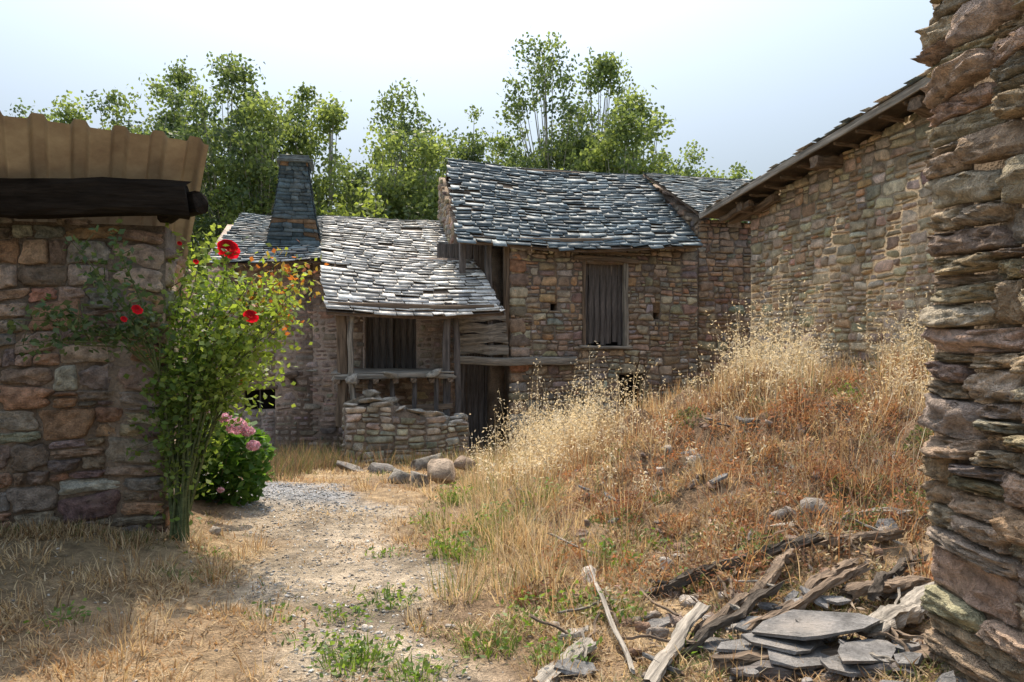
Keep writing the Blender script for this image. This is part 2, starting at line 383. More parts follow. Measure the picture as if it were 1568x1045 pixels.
lh = group('stone_farmhouse')
pk = [(.44, .34, .27), (.38, .28, .225), (.47, .38, .32), (.33, .27, .23)]
pL, eL, nL, LL = stone_wall('front', (-5.8, 14.13), (-1.1, 15.21), -1, 3.3, lh, pk, [3, 2, 2, 1], hr=(.07, .2), wr=(.12, .42), depth=.016, mortar=M_mortar_pink,
    holes=[(.64, 1.22, .26, .66), (2.95, 3.96, .97, 2.19)], seed=21, rough=.3, gap=.02, thick=.45, warp=.02, zwarp=1.3)
def slab_wall(name, p0, p1, z0, zt, parent, mat, th=.3):
    p0 = np.array(p0); p1 = np.array(p1); e = (p1-p0)/np.linalg.norm(p1-p0); n = np.array([e[1], -e[0]])
    za, zb = zt if isinstance(zt, tuple) else (zt, zt)
    q0 = p0-n*th; q1 = p1-n*th
    V, F = boxes([[(*p0, z0), (*p1, z0), (*q1, z0), (*q0, z0), (*p0, za), (*p1, zb), (*q1, zb), (*q0, za)]])
    return mk(name, V, F, mat, None, False, parent)
slab_wall('end_wall', (-6.35, 16.5), (-5.82, 14.15), -1, (4.2, 3.25), lh, M_mortar_pink)
slab_wall('rear_wall', (-1.8, 18.3), (-6.6, 17.2), -1, 3.6, lh, M_mortar_pink)
spal = [(.66, .62, .555), (.48, .455, .415), (.74, .70, .63), (.32, .31, .295)]
dpal = [(.14, .175, .19), (.20, .23, .235), (.095, .118, .128), (.28, .295, .285)]
slate_roof('upper_roof', [(-5.9, 16.18, 4.4), (-5.5, 13.3, 3.0)], [(-4.22, 16.58, 4.41), (-3.62, 14.0, 3.17)], lh, dpal+[(.34, .32, .29)], [3, 3, 1, 2, 3], seed=31, mat=M_slate, sag=.03, expo=.12)
slate_roof('porch_roof', [(-4.22, 16.6, 4.42), (-3.62, 14.0, 3.17), (-3.16, 12.6, 2.18)], [(-1.43, 17.2, 4.4), (-.68, 15.0, 3.1), (-.14, 13.6, 2.13)], lh,
    spal, [4, 2, 2, 1], seed=33, mat=M_slatebleach, expo=.125, wr=(.2, .5), sag=.05, jit=.035, th=.012)
slate_roof('rear_roof', [(-1.43, 17.2, 4.38), (-2.0, 19.4, 3.3)], [(-5.9, 16.18, 4.38), (-6.5, 18.4, 3.3)], lh, dpal, [1, 1, 1, 1], seed=34, expo=.2, wr=(.3, .6))
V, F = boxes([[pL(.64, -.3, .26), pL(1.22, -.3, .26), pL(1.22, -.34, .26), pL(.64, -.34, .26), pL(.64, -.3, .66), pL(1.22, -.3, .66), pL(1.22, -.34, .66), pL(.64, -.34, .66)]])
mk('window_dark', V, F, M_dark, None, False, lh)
beam('window_frame_top', pL(.6, .01, .69), pL(1.26, .01, .69), .1, .07, M_wood_brown, parent=lh)
beam('window_bar', pL(.93, -.12, .26), pL(.93, -.12, .66), .03, .03, M_wood_dark, side=eL, wob=.002, parent=lh)
for i in range(7):
    s0 = 2.95+.085+i*.14
    beam('shutter_plank_%d' % i, pL(s0-.01, -.16+.006*(i % 2), .97), pL(s0-.01, -.16+.006*(i % 2), 2.17), .132, .03, M_wood_dark, side=eL, wob=.004, parent=lh)
for s0 in (2.95, 3.46, 3.96): beam('shutter_frame_%d' % int(s0*100), pL(s0, -.09, .95), pL(s0, -.09, 2.2), .08, .07, M_wood_dark, side=eL, wob=.005, parent=lh)
beam('door_lintel', pL(2.85, .0, 2.25), pL(4.06, .0, 2.25), .12, .12, M_wood_dark, parent=lh)
def PP(x, y, z): return Vector((x, y, z))
beam('porch_post_1', PP(-2.98, 12.95, .1), PP(-2.99, 12.95, 2.25), .17, .14, M_wood_brown, side=(1, 0, 0), wob=.02, parent=lh)
beam('porch_post_2', PP(-2.78, 12.9, .55), PP(-2.82, 12.95, 2.25), .09, .1, M_wood_grey, side=(1, 0, 0), wob=.02, parent=lh)
beam('porch_post_3', PP(-1.2, 13.5, -.3), PP(-1.17, 13.5, 2.3), .13, .13, M_wood_dark, side=(1, 0, 0), wob=.015, parent=lh)
beam('porch_post_4', PP(-1.0, 13.62, -.3), PP(-1.04, 13.62, 2.3), .11, .12, M_wood_dark, side=(1, 0, 0), wob=.02, parent=lh)
beam('porch_plate', PP(-3.2, 12.85, 2.22), PP(-.35, 13.7, 2.2), .13, .13, M_wood_brown, wob=.015, parent=lh)
beam('porch_floor_beam', PP(-3.1, 12.85, .98), PP(-1.05, 13.45, .96), .12, .09, M_wood_grey, wob=.02, parent=lh)
for i in range(7):
    a = i/6; beam('floor_joist_%d' % i, PP(-3.0+a*1.9, 12.7+a*.55, .90), PP(-3.3+a*1.9, 14.7+a*.45, .92), .1, .08, M_wood_brown, wob=.01, parent=lh)
for i in range(9):
    a = (i+.5)/9; beam('floor_board_%d' % i, PP(-3.15-.3*a, 12.85+a*1.75, 1.04), PP(-1.05-.35*a, 13.4+a*1.75, 1.03), .19, .03, M_wood_grey, wob=.006, parent=lh)
beam('lower_beam', PP(-3.0, 12.95, .38), PP(-1.1, 13.5, .40), .1, .1, M_wood_brown, wob=.02, parent=lh)
for i in range(4): beam('lower_post_%d' % i, PP(-2.5+i*.38, 13.1+i*.1, -.4), PP(-2.5+i*.38, 13.1+i*.1, .95), .08, .08, M_wood_dark, side=(1, 0, 0), wob=.015, parent=lh)
# chimney
def quadring(cx, cy, hx, hy, z, rot=.225):
    c_, s_ = math.cos(rot), math.sin(rot)
    return [(cx+c_*a*hx-s_*b*hy, cy+s_*a*hx+c_*b*hy, z) for a, b in ((-1, -1), (1, -1), (1, 1), (-1, 1))]
cy = 15.1; cx = -4.42
rings = [(3.3, .54, .55), (3.75, .46, .5), (4.3, .355, .42), (4.95, .265, .35), (5.2, .26, .345)]
rng = np.random.default_rng(3); cors = []; cols = []
core = [quadring(cx, cy, hx-.03, hy-.03, z) for z, hx, hy in rings]
V = [p for r in core for p in r]; F = [(i*4+j, i*4+(j+1) % 4, (i+1)*4+(j+1) % 4, (i+1)*4+j) for i in range(4) for j in range(4)]+[(16, 17, 18, 19)]
mk('chimney_core', V, F, M_board, None, False, lh)
zz = 3.3
while zz < 5.17:
    hh = rng.uniform(.06, .12)
    zr = [r[0] for r in rings]
    hx = np.interp(zz, zr, [r[1] for r in rings]); hy = np.interp(zz, zr, [r[2] for r in rings]); hx2 = np.interp(zz+hh*1.5, zr, [r[1] for r in rings]); hy2 = np.interp(zz+hh*1.5, zr, [r[2] for r in rings])
    A = [np.array(p) for p in quadring(cx, cy, hx+.012, hy+.012, zz)]; B = [np.array(p) for p in quadring(cx, cy, hx2-.005, hy2-.005, zz+hh*1.5)]
    for j in range(4):
        a0_, a1_, b0_, b1_ = A[j], A[(j+1) % 4], B[j], B[(j+1) % 4]; nn_ = np.cross(a1_-a0_, b0_-a0_); nn_ /= np.linalg.norm(nn_); s = 0
        while s < 1:
            w = rng.uniform(.18, .5); e_ = min(1, s+w)
            lf_ = nn_*rng.uniform(0, .02); T = nn_*.012; dz = np.array([0, 0, rng.normal(0, .014)])
            q = [a0_+(a1_-a0_)*s+dz, a0_+(a1_-a0_)*(e_-.01)-dz, b0_+(b1_-b0_)*(e_-.01), b0_+(b1_-b0_)*s]
            cors.append([q[0]+lf_, q[1]+lf_, q[2], q[3], q[0]+lf_+T, q[1]+lf_+T, q[2]+T, q[3]+T])
            c = np.array([(.08, .115, .135), (.11, .14, .155), (.19, .12, .07), (.055, .075, .085)][rng.choice(4, p=[.43, .26, .13, .18])])*rng.uniform(.7, 1.3); cols.append(c)
            s = e_
    zz += hh
M_slatech = surf_mat('slate_chimney', None, .7, 9, (.65, 1.35), 60, .3, .006, spec=.3)
V, F = boxes(cors); mk('chimney_slates', V, F, M_slatech, np.repeat(np.array(cols), 8, 0), False, lh)
cors = []
for i in range(5):
    z = 5.17+i*.03; k = 1+.14*(i in (0, 1))-.05*(i > 2)
    r1 = quadring(cx+rng.normal(0, .015), cy, .30*k, .38*k, z); r2 = [(p[0], p[1], z+.025) for p in r1]; cors.append(r1+r2)
V, F = boxes(cors); mk('chimney_cap', V, F, M_slatech, np.repeat(np.array([(.13, .15, .15)]*5), 8, 0), False, lh)

def heap_block(name, p0, p1, z0, zt, parent, seed):
    return stone_wall(name, p0, p1, z0, zt, parent, [(.46, .39, .30), (.40, .34, .26), (.33, .29, .23), (.50, .43, .34)], [2, 2, 1, 1], hr=(.06, .15), wr=(.15, .5), depth=.04, seed=seed, thick=.9, res=1, rough=.2)
plat = group('stone_steps')
heap_block('front', (-2.72, 12.0), (-.72, 12.35), -.75, lambda s: .52-.16*(s > .9)-.13*(s > 1.5), plat, 41)
heap_block('left_side', (-2.9, 13.0), (-2.72, 12.0), -.75, .5, plat, 42)
def rockmesh(specs, name, mat, parent=None, seed=0, sub=2):
    rng = np.random.default_rng(seed)
    bm_t = bpy.data.meshes.new('t')
    bm = bmesh.new(); bmesh.ops.create_icosphere(bm, subdivisions=sub, radius=1); bm.to_mesh(bm_t); bm.free()
    T = np.array([v.co[:] for v in bm_t.vertices]); Ft = np.array([p.vertices[:] for p in bm_t.polygons]); bpy.data.meshes.remove(bm_t)
    Vs = []; Fs = []; Cs = []
    for i, (x, y, z, sx, sy, sz, rot, col) in enumerate(specs):
        v = np.sign(T)*np.abs(T)**.55
        for q in range(7):
            dv = rng.normal(0, 1, 3); dv /= np.linalg.norm(dv); c = rng.uniform(.35, .85); pr = v@dv; v = v-np.clip(pr-c, 0, None)[:, None]*dv
        v = v*(1+.05*rng.normal(0, 1, (len(T), 1)))
        v = v*np.array([sx, sy, sz]); tl = rng.normal(0, .2, 2)
        v[:, 2] += v[:, 0]*tl[0]+v[:, 1]*tl[1]
        cr, sr = math.cos(rot), math.sin(rot); vv = np.stack([v[:, 0]*cr-v[:, 1]*sr+x, v[:, 0]*sr+v[:, 1]*cr+y, v[:, 2]+z], -1)
        Vs.append(vv); Fs.append(Ft+i*len(T)); Cs.append(np.tile(np.array(col)*rng.uniform(.75, 1.25), (len(T), 1)))
    return mk(name, np.concatenate(Vs), np.concatenate(Fs), mat, np.concatenate(Cs), False, parent)
sp = []
rr = random.Random(4)
tops = [(-2.6, .56), (-2.35, .6), (-2.1, .56), (-1.85, .44), (-1.6, .40), (-1.4, .33), (-1.15, .28), (-.9, .27)]
for x, z in tops:
    for k in range(3): sp.append((x+rr.uniform(-.08, .08), 12.1+.17*(x+2.72)+k*.28, z+rr.uniform(-.03, .03), rr.uniform(.14, .24), .17, rr.uniform(.04, .07), rr.uniform(-.3, .3), (.44, .39, .32)))
sp.append((-2.35, 12.35, .72, .18, .14, .12, .1, (.46, .42, .35)))
sp.append((-2.75, 12.75, .95, .12, .12, .11, .1, (.33, .29, .24)))
sp.append((-2.1, 12.85, 1.0, .16, .12, .06, .1, (.38, .34, .28)))
sp.append((-1.35, 13.2, 1.03, .2, .14, .07, .1, (.38, .34, .28)))
rockmesh(sp, 'cap_stones', M_rock, plat, 5)
rockmesh([(-4.25, 14.3, .92, .17, .15, .09, 0, (.22, .17, .14)), (-4.25, 14.42, .78, .07, .1, .1, 0, (.24, .19, .15))], 'wall_basin', M_rock, lh, 8)

chs = group('stone_barn')
cp = [(.42, .315, .22), (.36, .265, .19), (.47, .39, .285), (.35, .31, .27), (.47, .29, .165), (.29, .235, .19), (.50, .44, .35)]
cw = [4, 3, 3, 2.5, 1.3, 2, 1]
pC, eC, nC, LC = stone_wall('front', (-.03, 14.8), (3.99, 15.9), -1, 3.66, chs, cp, cw, hr=(.055, .22), wr=(.09, .42), depth=.03,
    holes=[(1.55, 2.52, 1.5, 3.2), (.84, .99, 2.22, 2.36), (3.12, 3.28, 2.06, 2.2), (2.35, 2.95, .2, .9)], mortar=M_mortar, seed=51, thick=.5, rough=.27, gap=.009, warp=.02, zwarp=1.3)
rects = []; zq = -.6; rq = np.random.default_rng(8)
while zq < 3.5:
    hq = rq.uniform(.16, .34); wq = rq.uniform(.28, .5); rects.append([-.02, wq, zq+.008, zq+hq-.008]); zq += hq
s_, h_, z_, F, C = stones(rects, .045, cp, cw, rq, 1, .012, .1)
V = [tuple(pC(a, b, c)) for a, b, c in zip(s_, h_, z_)]; mk('quoins', V, F, M_stone, C, True, chs)
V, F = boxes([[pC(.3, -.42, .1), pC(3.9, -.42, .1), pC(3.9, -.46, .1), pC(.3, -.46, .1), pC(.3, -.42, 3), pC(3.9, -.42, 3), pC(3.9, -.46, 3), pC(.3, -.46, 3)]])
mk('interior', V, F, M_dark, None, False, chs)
for i in range(7):
    s0 = 1.64+i*.132; beam('door_plank_%d' % i, pC(s0, -.15+.012*(i % 2), 1.52+.03*(i % 3)), pC(s0+.004, -.15+.012*(i % 2), 3.2), .118, .03, M_wood_dark, side=eC, wob=.004, parent=chs)
for s0, w in ((1.56, .07), (2.5, .1)): beam('door_jamb_%d' % int(s0*100), pC(s0, -.02, 1.45), pC(s0, -.02, 3.25), w, .12, M_wood_grey if w > .08 else M_wood_brown, side=eC, wob=.006, parent=chs)
beam('door_lintel', pC(1.32, .03, 3.3), pC(2.78, .03, 3.27), .14, .1, M_wood_brown, wob=.015, parent=chs)
beam('door_lintel_2', pC(1.5, .02, 3.43), pC(2.7, .02, 3.41), .1, .06, M_wood_brown, wob=.01, parent=chs)
beam('sill', pC(1.45, .03, 1.47), pC(2.62, .03, 1.47), .12, .06, M_wood_grey, wob=.01, parent=chs)
beam('floor_beam', pC(-1.15, .12, 1.22), pC(1.35, .14, 1.2), .18, .15, M_wood_grey, wob=.02, parent=chs)
beam('wall_plate', pC(-1.0, .08, 3.6), pC(4.1, .08, 3.66), .12, .12, M_wood_brown, wob=.015, parent=chs)
for i, s0 in enumerate((-.08, -.42, -.98)):
    beam('gallery_post_%d' % i, pC(s0, -.06-.02*i, -.6 if i == 2 else 1.25), pC(s0, -.06-.02*i, 3.6), .12, .12, M_wood_brown if i == 0 else M_wood_dark, side=eC, wob=.015, parent=chs)
for i in range(4):
    beam('gallery_board_%d' % i, pC(-1.05, .03+.01*(i % 2), 1.42+i*.215), pC(-.06-.02*i, .02, 1.42+i*.215+.02), .03, .19, M_wood_grey, wob=.025, parent=chs)
for i in range(12):
    s0 = -1.3+i*.125; beam('recess_plank_%d' % i, pC(s0, -.75, -.8), pC(s0, -.75, 3.6), .118, .03, M_wood_dark, side=eC, wob=.004, parent=chs)
slab_wall('recess_return', tuple(pC(0, -.5, 0))[:2], tuple(pC(0, -1.2, 0))[:2], -1, 3.5, chs, M_mortar, .3)
stone_wall('left_gable', (-1.72, 17.4), (-1.2, 15.3), 2.5, lambda s: 5.45-.69*s, chs, cp, cw, depth=.03, seed=57, thick=.2)
slab_wall('rear_wall', (3.0, 20.5), (-2.0, 19.2), -1, 3.6, chs, M_mortar)
slab_wall('right_wall', (3.98, 15.95), (3.2, 18.6), -1, (3.6, 5.3), chs, M_mortar)
slate_roof('front_roof', [(-1.46, 17.0, 5.75), (-.99, 14.25, 3.5)], [(3.23, 18.2, 5.7), (3.98, 15.45, 3.6)], chs, dpal, [4, 3, 2, 1], seed=61, expo=.12, sag=.06, wr=(.16, .5), jit=.055)
slate_roof('rear_roof', [(3.23, 18.2, 5.68), (2.6, 20.6, 3.6)], [(-1.46, 17.0, 5.72), (-2.1, 19.4, 3.6)], chs, dpal, [4, 3, 2, 1], seed=62, expo=.25, wr=(.3, .6))
mh = group('stone_outbuilding')
mp = [(.40, .28, .20), (.34, .24, .175), (.32, .28, .25), (.46, .37, .28)]
stone_wall('front', (4.02, 15.98), (6.8, 16.7), -1, 4.2, mh, mp, [3, 3, 2, 1], depth=.035, seed=71, rough=.25, warp=.02, zwarp=1.3)
stone_wall('gable', (3.3, 18.3), (4.02, 15.98), 3.2, lambda s: 5.5-.54*s, mh, mp, [3, 3, 2, 1], depth=.03, seed=72)
slate_roof('roof', [(3.2, 18.0, 5.68), (4.0, 15.6, 4.28)], [(6.3, 18.75, 5.7), (7.1, 16.4, 4.28)], mh, dpal+[(.40, .39, .36)], [3, 3, 1, 2, 2], seed=73, expo=.13)
rh = group('stone_gable_house')
rp = [(.54, .43, .29), (.48, .37, .25), (.58, .48, .36), (.44, .37, .28), (.51, .33, .195), (.39, .295, .21)]
pR, eR, nR, LR = stone_wall('gable_wall', (4.2, 13.0), (5.98, 6.15), -.3, lambda s: 3.96+.148*s, rh, rp, [4, 3, 3, 2, 1.5, 1], hr=(.05, .2), wr=(.1, .44), depth=.032, mortar=M_mortar_tan, seed=87,
    rough=.24, gap=.009, thick=.5, warp=.008, depthvar=.4, zwarp=1.0)
slab_wall('side_wall', (8.0, 14.02), (4.23, 13.03), -1, 3.9, rh, M_mortar_tan)
Lr = [(5.55, 6.3, 5.12), (3.5, 13.75, 3.96)]
slate_roof('roof', Lr, [(a+4.8, b+1.25, c) for a, b, c in Lr], rh, dpal+[(.36, .31, .26)], [2, 2, 1, 2, 4], seed=82, expo=.16, wr=(.25, .5), under=.05, sag=.015, th=.006)
beam('verge_board', (5.56, 6.22, 5.05), (3.49, 13.7, 3.91), .04, .10, M_wood_grey, wob=.014, parent=rh, nseg=40)
for i, s0 in enumerate((.25, 2.3, 4.1, 5.6)):
    z = 3.9+.148*s0-.06; beam('purlin_%d' % i, pR(s0, -.2, z), pR(s0, .4 if i != 1 else .46, z+.01), .2, .15, M_wood_brown, wob=.02, parent=rh)
for i in range(16):
    s0 = .15+i*.42; z = 3.97+.148*s0-.03; beam('lath_%d' % i, pR(s0, -.1, z), pR(s0+.02, .38, z+.01), .06, .04, M_wood_brown, wob=.01, parent=rh)
beam('eave_beam', pR(-.5, .05, 3.8), pR(.9, .12, 3.93), .14, .12, M_wood_brown, wob=.02, parent=rh)
beam('eave_beam_2', pR(-.45, .3, 3.78), pR(.5, .3, 3.93), .1, .1, M_wood_brown, wob=.02, parent=rh)
gp = group('stone_gate_wall')
gpal = [(.50, .385, .255), (.44, .335, .225), (.54, .44, .315), (.38, .31, .235), (.45, .33, .215)]
stone_wall('jamb', (1.93, 3.38), (1.98, 2.0), -.2, 4.0, gp, gpal, [3, 3, 3, 2, 1], hr=(.06, .20), wr=(.25, .75), depth=.075, res=2, mat=M_stonenear, seed=94, gap=.004, rough=.13, warp=.015, thick=.6, depthvar=.35, zwarp=1.2, sharp=1.8)
stone_wall('end', (2.6, 3.45), (1.93, 3.38), -.2, 4.0, gp, gpal, [3, 3, 3, 2, 1], hr=(.09, .2), wr=(.28, .7), depth=.05, res=1, seed=93, thick=.1, back=False)

# ---------------------------------------------------------------- trees
def randunit(n, rng):
    v = rng.normal(0, 1, (n, 3)); return v/np.linalg.norm(v, axis=1)[:, None]
def leafquads(P, L, W, rng, flat=0.):
    n = len(P); a = randunit(n, rng); a[:, 2] *= (1-flat*.6); a /= np.linalg.norm(a, axis=1)[:, None]
    b = np.cross(a, randunit(n, rng)+np.array([0, 0, flat*2])); b /= np.linalg.norm(b, axis=1)[:, None]
    L = np.broadcast_to(L, (n,))[:, None]; W = np.broadcast_to(W, (n,))[:, None]
    up = np.cross(a, b)
    V = np.stack([P-a*L/2, P+b*W/2-a*L*.08, P+a*L/2+up*L*.1, P-b*W/2-a*L*.08], 1).reshape(-1, 3)
    F = np.arange(4*n).reshape(n, 4); return V, F
def tree(name, x, y, top, rad, base=3.6, nclump=70, leaves=110, seed=0, tone=0., lsz=.22):
    rng = np.random.default_rng(seed); grp = group(name); z0 = -.7
    H = top-z0; V = []; F = []
    lean = rng.normal(0, .25, 2)
    tube(V, F, [(x+lean[0]*t*t*2, y+lean[1]*t, z0-.2+H*.88*t) for t in np.linspace(0, 1, 8)], [max(.03, .2*H/18*(1-t)**.8) for t in np.linspace(0, 1, 8)], 8)
    cl = []
    lobes = [(0, 0, 1.0, 1.0)]+[(rng.uniform(-1.15, 1.15)*rad, rng.uniform(-.6, .6)*rad, rng.uniform(.66, .92), .75) for _ in range(5)]
    for i in range(nclump):
        lx, ly, lt, lr = lobes[rng.choice(6, p=[.35, .13, .13, .13, .13, .13])]
        t = rng.random()**.75
        zc = base+(top*lt-.5-base)*t
        prof = (1-t**3)**.7*.9+.1
        r = rad*lr*prof*math.sqrt(rng.random()); th = rng.uniform(0, 6.28)
        cl.append((x+lx*(1-.15*t)+r*math.cos(th)+lean[0]*t*t*2, y+ly+r*math.sin(th), zc))
    cl = np.array(cl)
    for c in cl[::2]:
        t = np.clip((c[2]-z0)/H*.75-.05, .1, .9); b = Vector((x+lean[0]*t*t*2, y+lean[1]*t, z0+H*.88*t)); c_ = Vector(c)
        mid = b.lerp(c_, .5)+Vector((0, 0, -.15*(c_-b).length))
        tube(V, F, [b, mid, c_], [.06*H/18+.01, .035, .012], 5)
    mk('trunk', V, F, M_bark, None, True, grp)
    P = []; C = []
    g1 = np.array([.10, .14, .08]); g2 = np.array([.28, .33, .13])  # greens lightened and desaturated to put aerial haze into the leaf colour
    for c in cl:
        cr = rng.uniform(.45, 1.0); k = int(leaves*cr*1.05*rng.uniform(.6, 1.3))
        d = randunit(k, rng)*(rng.random((k, 1))**.5)*cr*np.array([1, 1, .9])
        sp_ = rng.random((k, 1)) < .15; d = np.where(sp_, d*1.35, d)
        P.append(c+d); mixv = np.clip(rng.normal(.42+tone, .32)+rng.normal(0, .2, (k, 1)), 0, 1.1); C.append(g1*(1-mixv)+g2*mixv)
    P = np.concatenate(P); C = np.clip(np.concatenate(C), .01, .5)
    V, F = leafquads(P, rng.uniform(.7, 1.3, len(P))*lsz, rng.uniform(.7, 1.2, len(P))*lsz*.75, rng)
    mk('foliage', V, F, M_leaf, np.repeat(C, 4, 0), False, grp)
def TX(u, d): return (u-784)*d/1132
def TZ(v, d): return 1.6-(v-522)*d/1132
TR = [(60, 160, 40, 2.3, 0), (125, 150, 38, 2.1, .1), (180, 114, 38, 2.4, 0), (243, 118, 39, 2.2, -.05), (345, 80, 36, 3.2, -.15), (400, 150, 34, 1.9, .25), (452, 124, 38, 2.1, .1), (505, 148, 36, 2.1, .2),
      (560, 190, 35, 2.0, .25), (603, 130, 40, 2.2, 0), (655, 198, 36, 2.2, .15), (722, 148, 42, 1.6, -.1), (850, 46, 40, 3.5, -.2), (905, 82, 41, 3.0, -.1), (985, 138, 38, 3.0, .25), (940, 170, 36, 2.5, .15), (1065, 225, 42, 2.4, .05), (1122, 243, 46, 1.8, 0), (780, 205, 44, 2.2, .1),
      (290, 100, 42, 2.4, -.05), (10, 190, 36, 2.2, .1), (640, 215, 42, 2.0, 0)]
for i, (u, v, d, r, tone) in enumerate(TR):
    tree('poplar_tree', TX(u, d), d, TZ(v, d), r, nclump=int(42+r*28)+(22 if r > 2.9 else 0), leaves=118, seed=100+i, tone=tone)
rng = np.random.default_rng(55); P = []; C = []
for i in range(230):
    x = rng.uniform(-27, 15); y = rng.uniform(27, 33); z = rng.uniform(2.4, 6.6+1.3*math.sin(x*.7)); 
    if x > 6: z *= .75
    k = 75; d = randunit(k, rng)*(rng.random((k, 1))**.5)*rng.uniform(.5, 1.1); P.append(np.array([x, y, z])+d)
    mv = np.clip(rng.normal(.7, .3), 0, 1.2); C.append(np.tile(np.array([.10, .14, .05])*(1-mv)+np.array([.31, .36, .10])*mv, (k, 1)))
P = np.concatenate(P); C = np.concatenate(C); V, F = leafquads(P, .24, .17, rng)
mk('hedge_foliage', V, F, M_leaf, np.repeat(C, 4, 0))

# ---------------------------------------------------------------- grass & plants
def blades(P, az, lean, length, width, col, rng):
    n = len(P); t = np.array([0, .5, 1.])[None, :, None]
    h = np.stack([np.cos(az), np.sin(az), np.zeros(n)], -1)[:, None, :]
    ln_ = length[:, None, None]; le = lean[:, None, None]
    pos = P[:, None, :]+h*ln_*le*t**1.5+np.array([0, 0, 1.])*ln_*np.sqrt(np.clip(1-le**2*.98, .01, 1))*t*(1-.25*le*t)
    wa = az+math.pi/2+rng.normal(0, .6, n); w = np.stack([np.cos(wa), np.sin(wa), np.zeros(n)], -1)[:, None, :]*width[:, None, None]/2*np.array([1, .8, .12])[None, :, None]
    V = np.stack([pos-w, pos+w], 2).reshape(n*6, 3)
    f = np.array([[0, 1, 3, 2], [2, 3, 5, 4]]); F = (f[None]+(np.arange(n)*6)[:, None, None]).reshape(-1, 4)
    C = np.repeat(col, 6, 0); return V, F, C
def sample(n, rng, ylo, yhi, pw=1.6, spread=.78):
    y = ylo+(yhi-ylo)*rng.random(n)**pw; x = rng.uniform(-1, 1, n)*(spread*y+.3); return x, y
def palette(pal, w, n, rng, var=.2):
    pal = np.array(pal); return np.clip(pal[rng.choice(len(pal), n, p=np.array(w)/sum(w))]*rng.uniform(1-var, 1+var, (n, 1)), .005, .95)
STR = [(.63, .49, .29), (.53, .385, .21), (.70, .58, .40), (.36, .245, .14), (.20, .13, .075)]
rng = np.random.default_rng(200)
def blocked(x, y):
    shed_ = (x < -2.7) & (y > 5.75+(x+2.72)*.25)&(y < 9)
    rhs = (x > 4.2+(13-y)*.26)&(y > 6)
    pil = (x > 1.9)&(y < 3.5)
    return shed_ | rhs | pil
x, y = sample(135000, rng, 2.3, 12.5, 1.6)
clump = fnoise(x, y, 6, 12, 2)
keep = (rng.random(len(x)) > .70*pathmask(x, y)) & ~blocked(x, y) & (clump+.75 > rng.random(len(x))*1.3)
x = x[keep]; y = y[keep]; clump = clump[keep]; n = len(x); P = np.stack([x, y, g(x, y)-.004+.03*rng.random(n)*S(clump)], -1)
L_ = rng.uniform(.04, .12, n)*(.7+.5*S(clump)); lean = np.clip(rng.beta(4, 1.0, n), .2, .998)
col = palette(STR, [3, 4, 2, 3, 2], n, rng)
pm_ = pathmask(x, y); L_ *= (1-.45*pm_)
grn = (fnoise(x, y, 2.7, 44, 2) > .33) & (rng.random(n) < .45); col[grn] = palette([(.14, .18, .05), (.2, .22, .08)], [1, 1], grn.sum(), rng)
org = (fnoise(x, y, 1.9, 46, 2) > .1) & (rng.random(n) < .4); col[org] = palette([(.50, .30, .14), (.42, .26, .13)], [1, 1], org.sum(), rng)
red = (rng.random(n) < .7*S((x-.2)/1.5)*S((y-4.4)/1.2)*(1-S((y-8.6)/1.5))*(fnoise(x, y, 2.0, 45, 2) > -.25)); col[red] = palette([(.38, .20, .11), (.28, .15, .085), (.47, .32, .18)], [2, 2, 1], red.sum(), rng)
V, F, C = blades(P, rng.uniform(0, 6.28, n), lean, L_, rng.uniform(.003, .007, n)*(1+y/8), col, rng); mk('dry_grass', V, F, M_grass, C)
V_ = []; F_ = []; C_ = []; off = 0
def add(vfc):
    global off
    v, f, c = vfc; V_.append(v); F_.append(f+off); C_.append(c); off += len(v)
def tuft(x, y, k, hgt, pal, w, rad, rng, wd=.004):
    th = rng.uniform(0, 6.28, k); r = rad*np.sqrt(rng.random(k)); px = x+r*np.cos(th); py = y+r*np.sin(th)
    P = np.stack([px, py, g(px, py)-.01], -1)
    add(blades(P, th+rng.normal(0, .5, k), np.clip(rng.normal(.5, .25, k), .05, .97), hgt*rng.uniform(.5, 1.15, k), np.full(k, wd)*(1+y/9), palette(pal, w, k, rng), rng))
x, y = sample(1300, rng, 3.0, 12.5, 1.1)
for xi, yi in zip(x, y):
    if pathmask(xi, yi) > .35 or blocked(np.array(xi), np.array(yi)): continue
    m_ = float(S((xi+.7)/1.5)*S((yi-4)/2))
    if rng.random() > .3+.3*m_: continue
    tuft(xi, yi, int(rng.uniform(25, 60)), rng.uniform(.08, .2)*(1+.35*m_), STR+[(.44, .27, .13)], [3, 3, 3, 2, 1, 3], .12, rng)
for i in range(150):
    yi = rng.uniform(4.6, 10.5); xi = -.02-(yi-5)*.06+rng.normal(0, .28)
    if pathmask(xi, yi) > .5: continue
    gsel = rng.random() < .4
    tuft(xi, yi, 50, rng.uniform(.14, .38), STR+[(.22, .26, .09)], [4, 3, 4, 1, 1, 9 if gsel else 1], .16, rng)
for i in range(60):
    t = rng.random(); tuft(-4.6+1.9*t, 5.25+.48*t-rng.uniform(.08, .3), 30, .11, STR+[(.15, .18, .06)], [2, 3, 1, 3, 2, 3], .12, rng)
for i in range(200):
    xi = rng.uniform(-5.5, -2.7); yi = rng.uniform(8.6, 13.6); 
    if pathmask(xi, yi) > .6: continue
    tuft(xi, yi, 45, rng.uniform(.2, .5), [(.28, .19, .11), (.33, .24, .14), (.16, .11, .07), (.14, .17, .06)], [3, 2, 3, 4], .2, rng)
for i in range(120):
    xi = rng.uniform(-3.3, 4); yi = rng.uniform(10.3, 13.8); tuft(xi, yi, 40, rng.uniform(.2, .5), [(.28, .19, .11), (.33, .24, .14), (.16, .11, .07), (.14, .17, .06)], [3, 2, 3, 3], .2, rng)
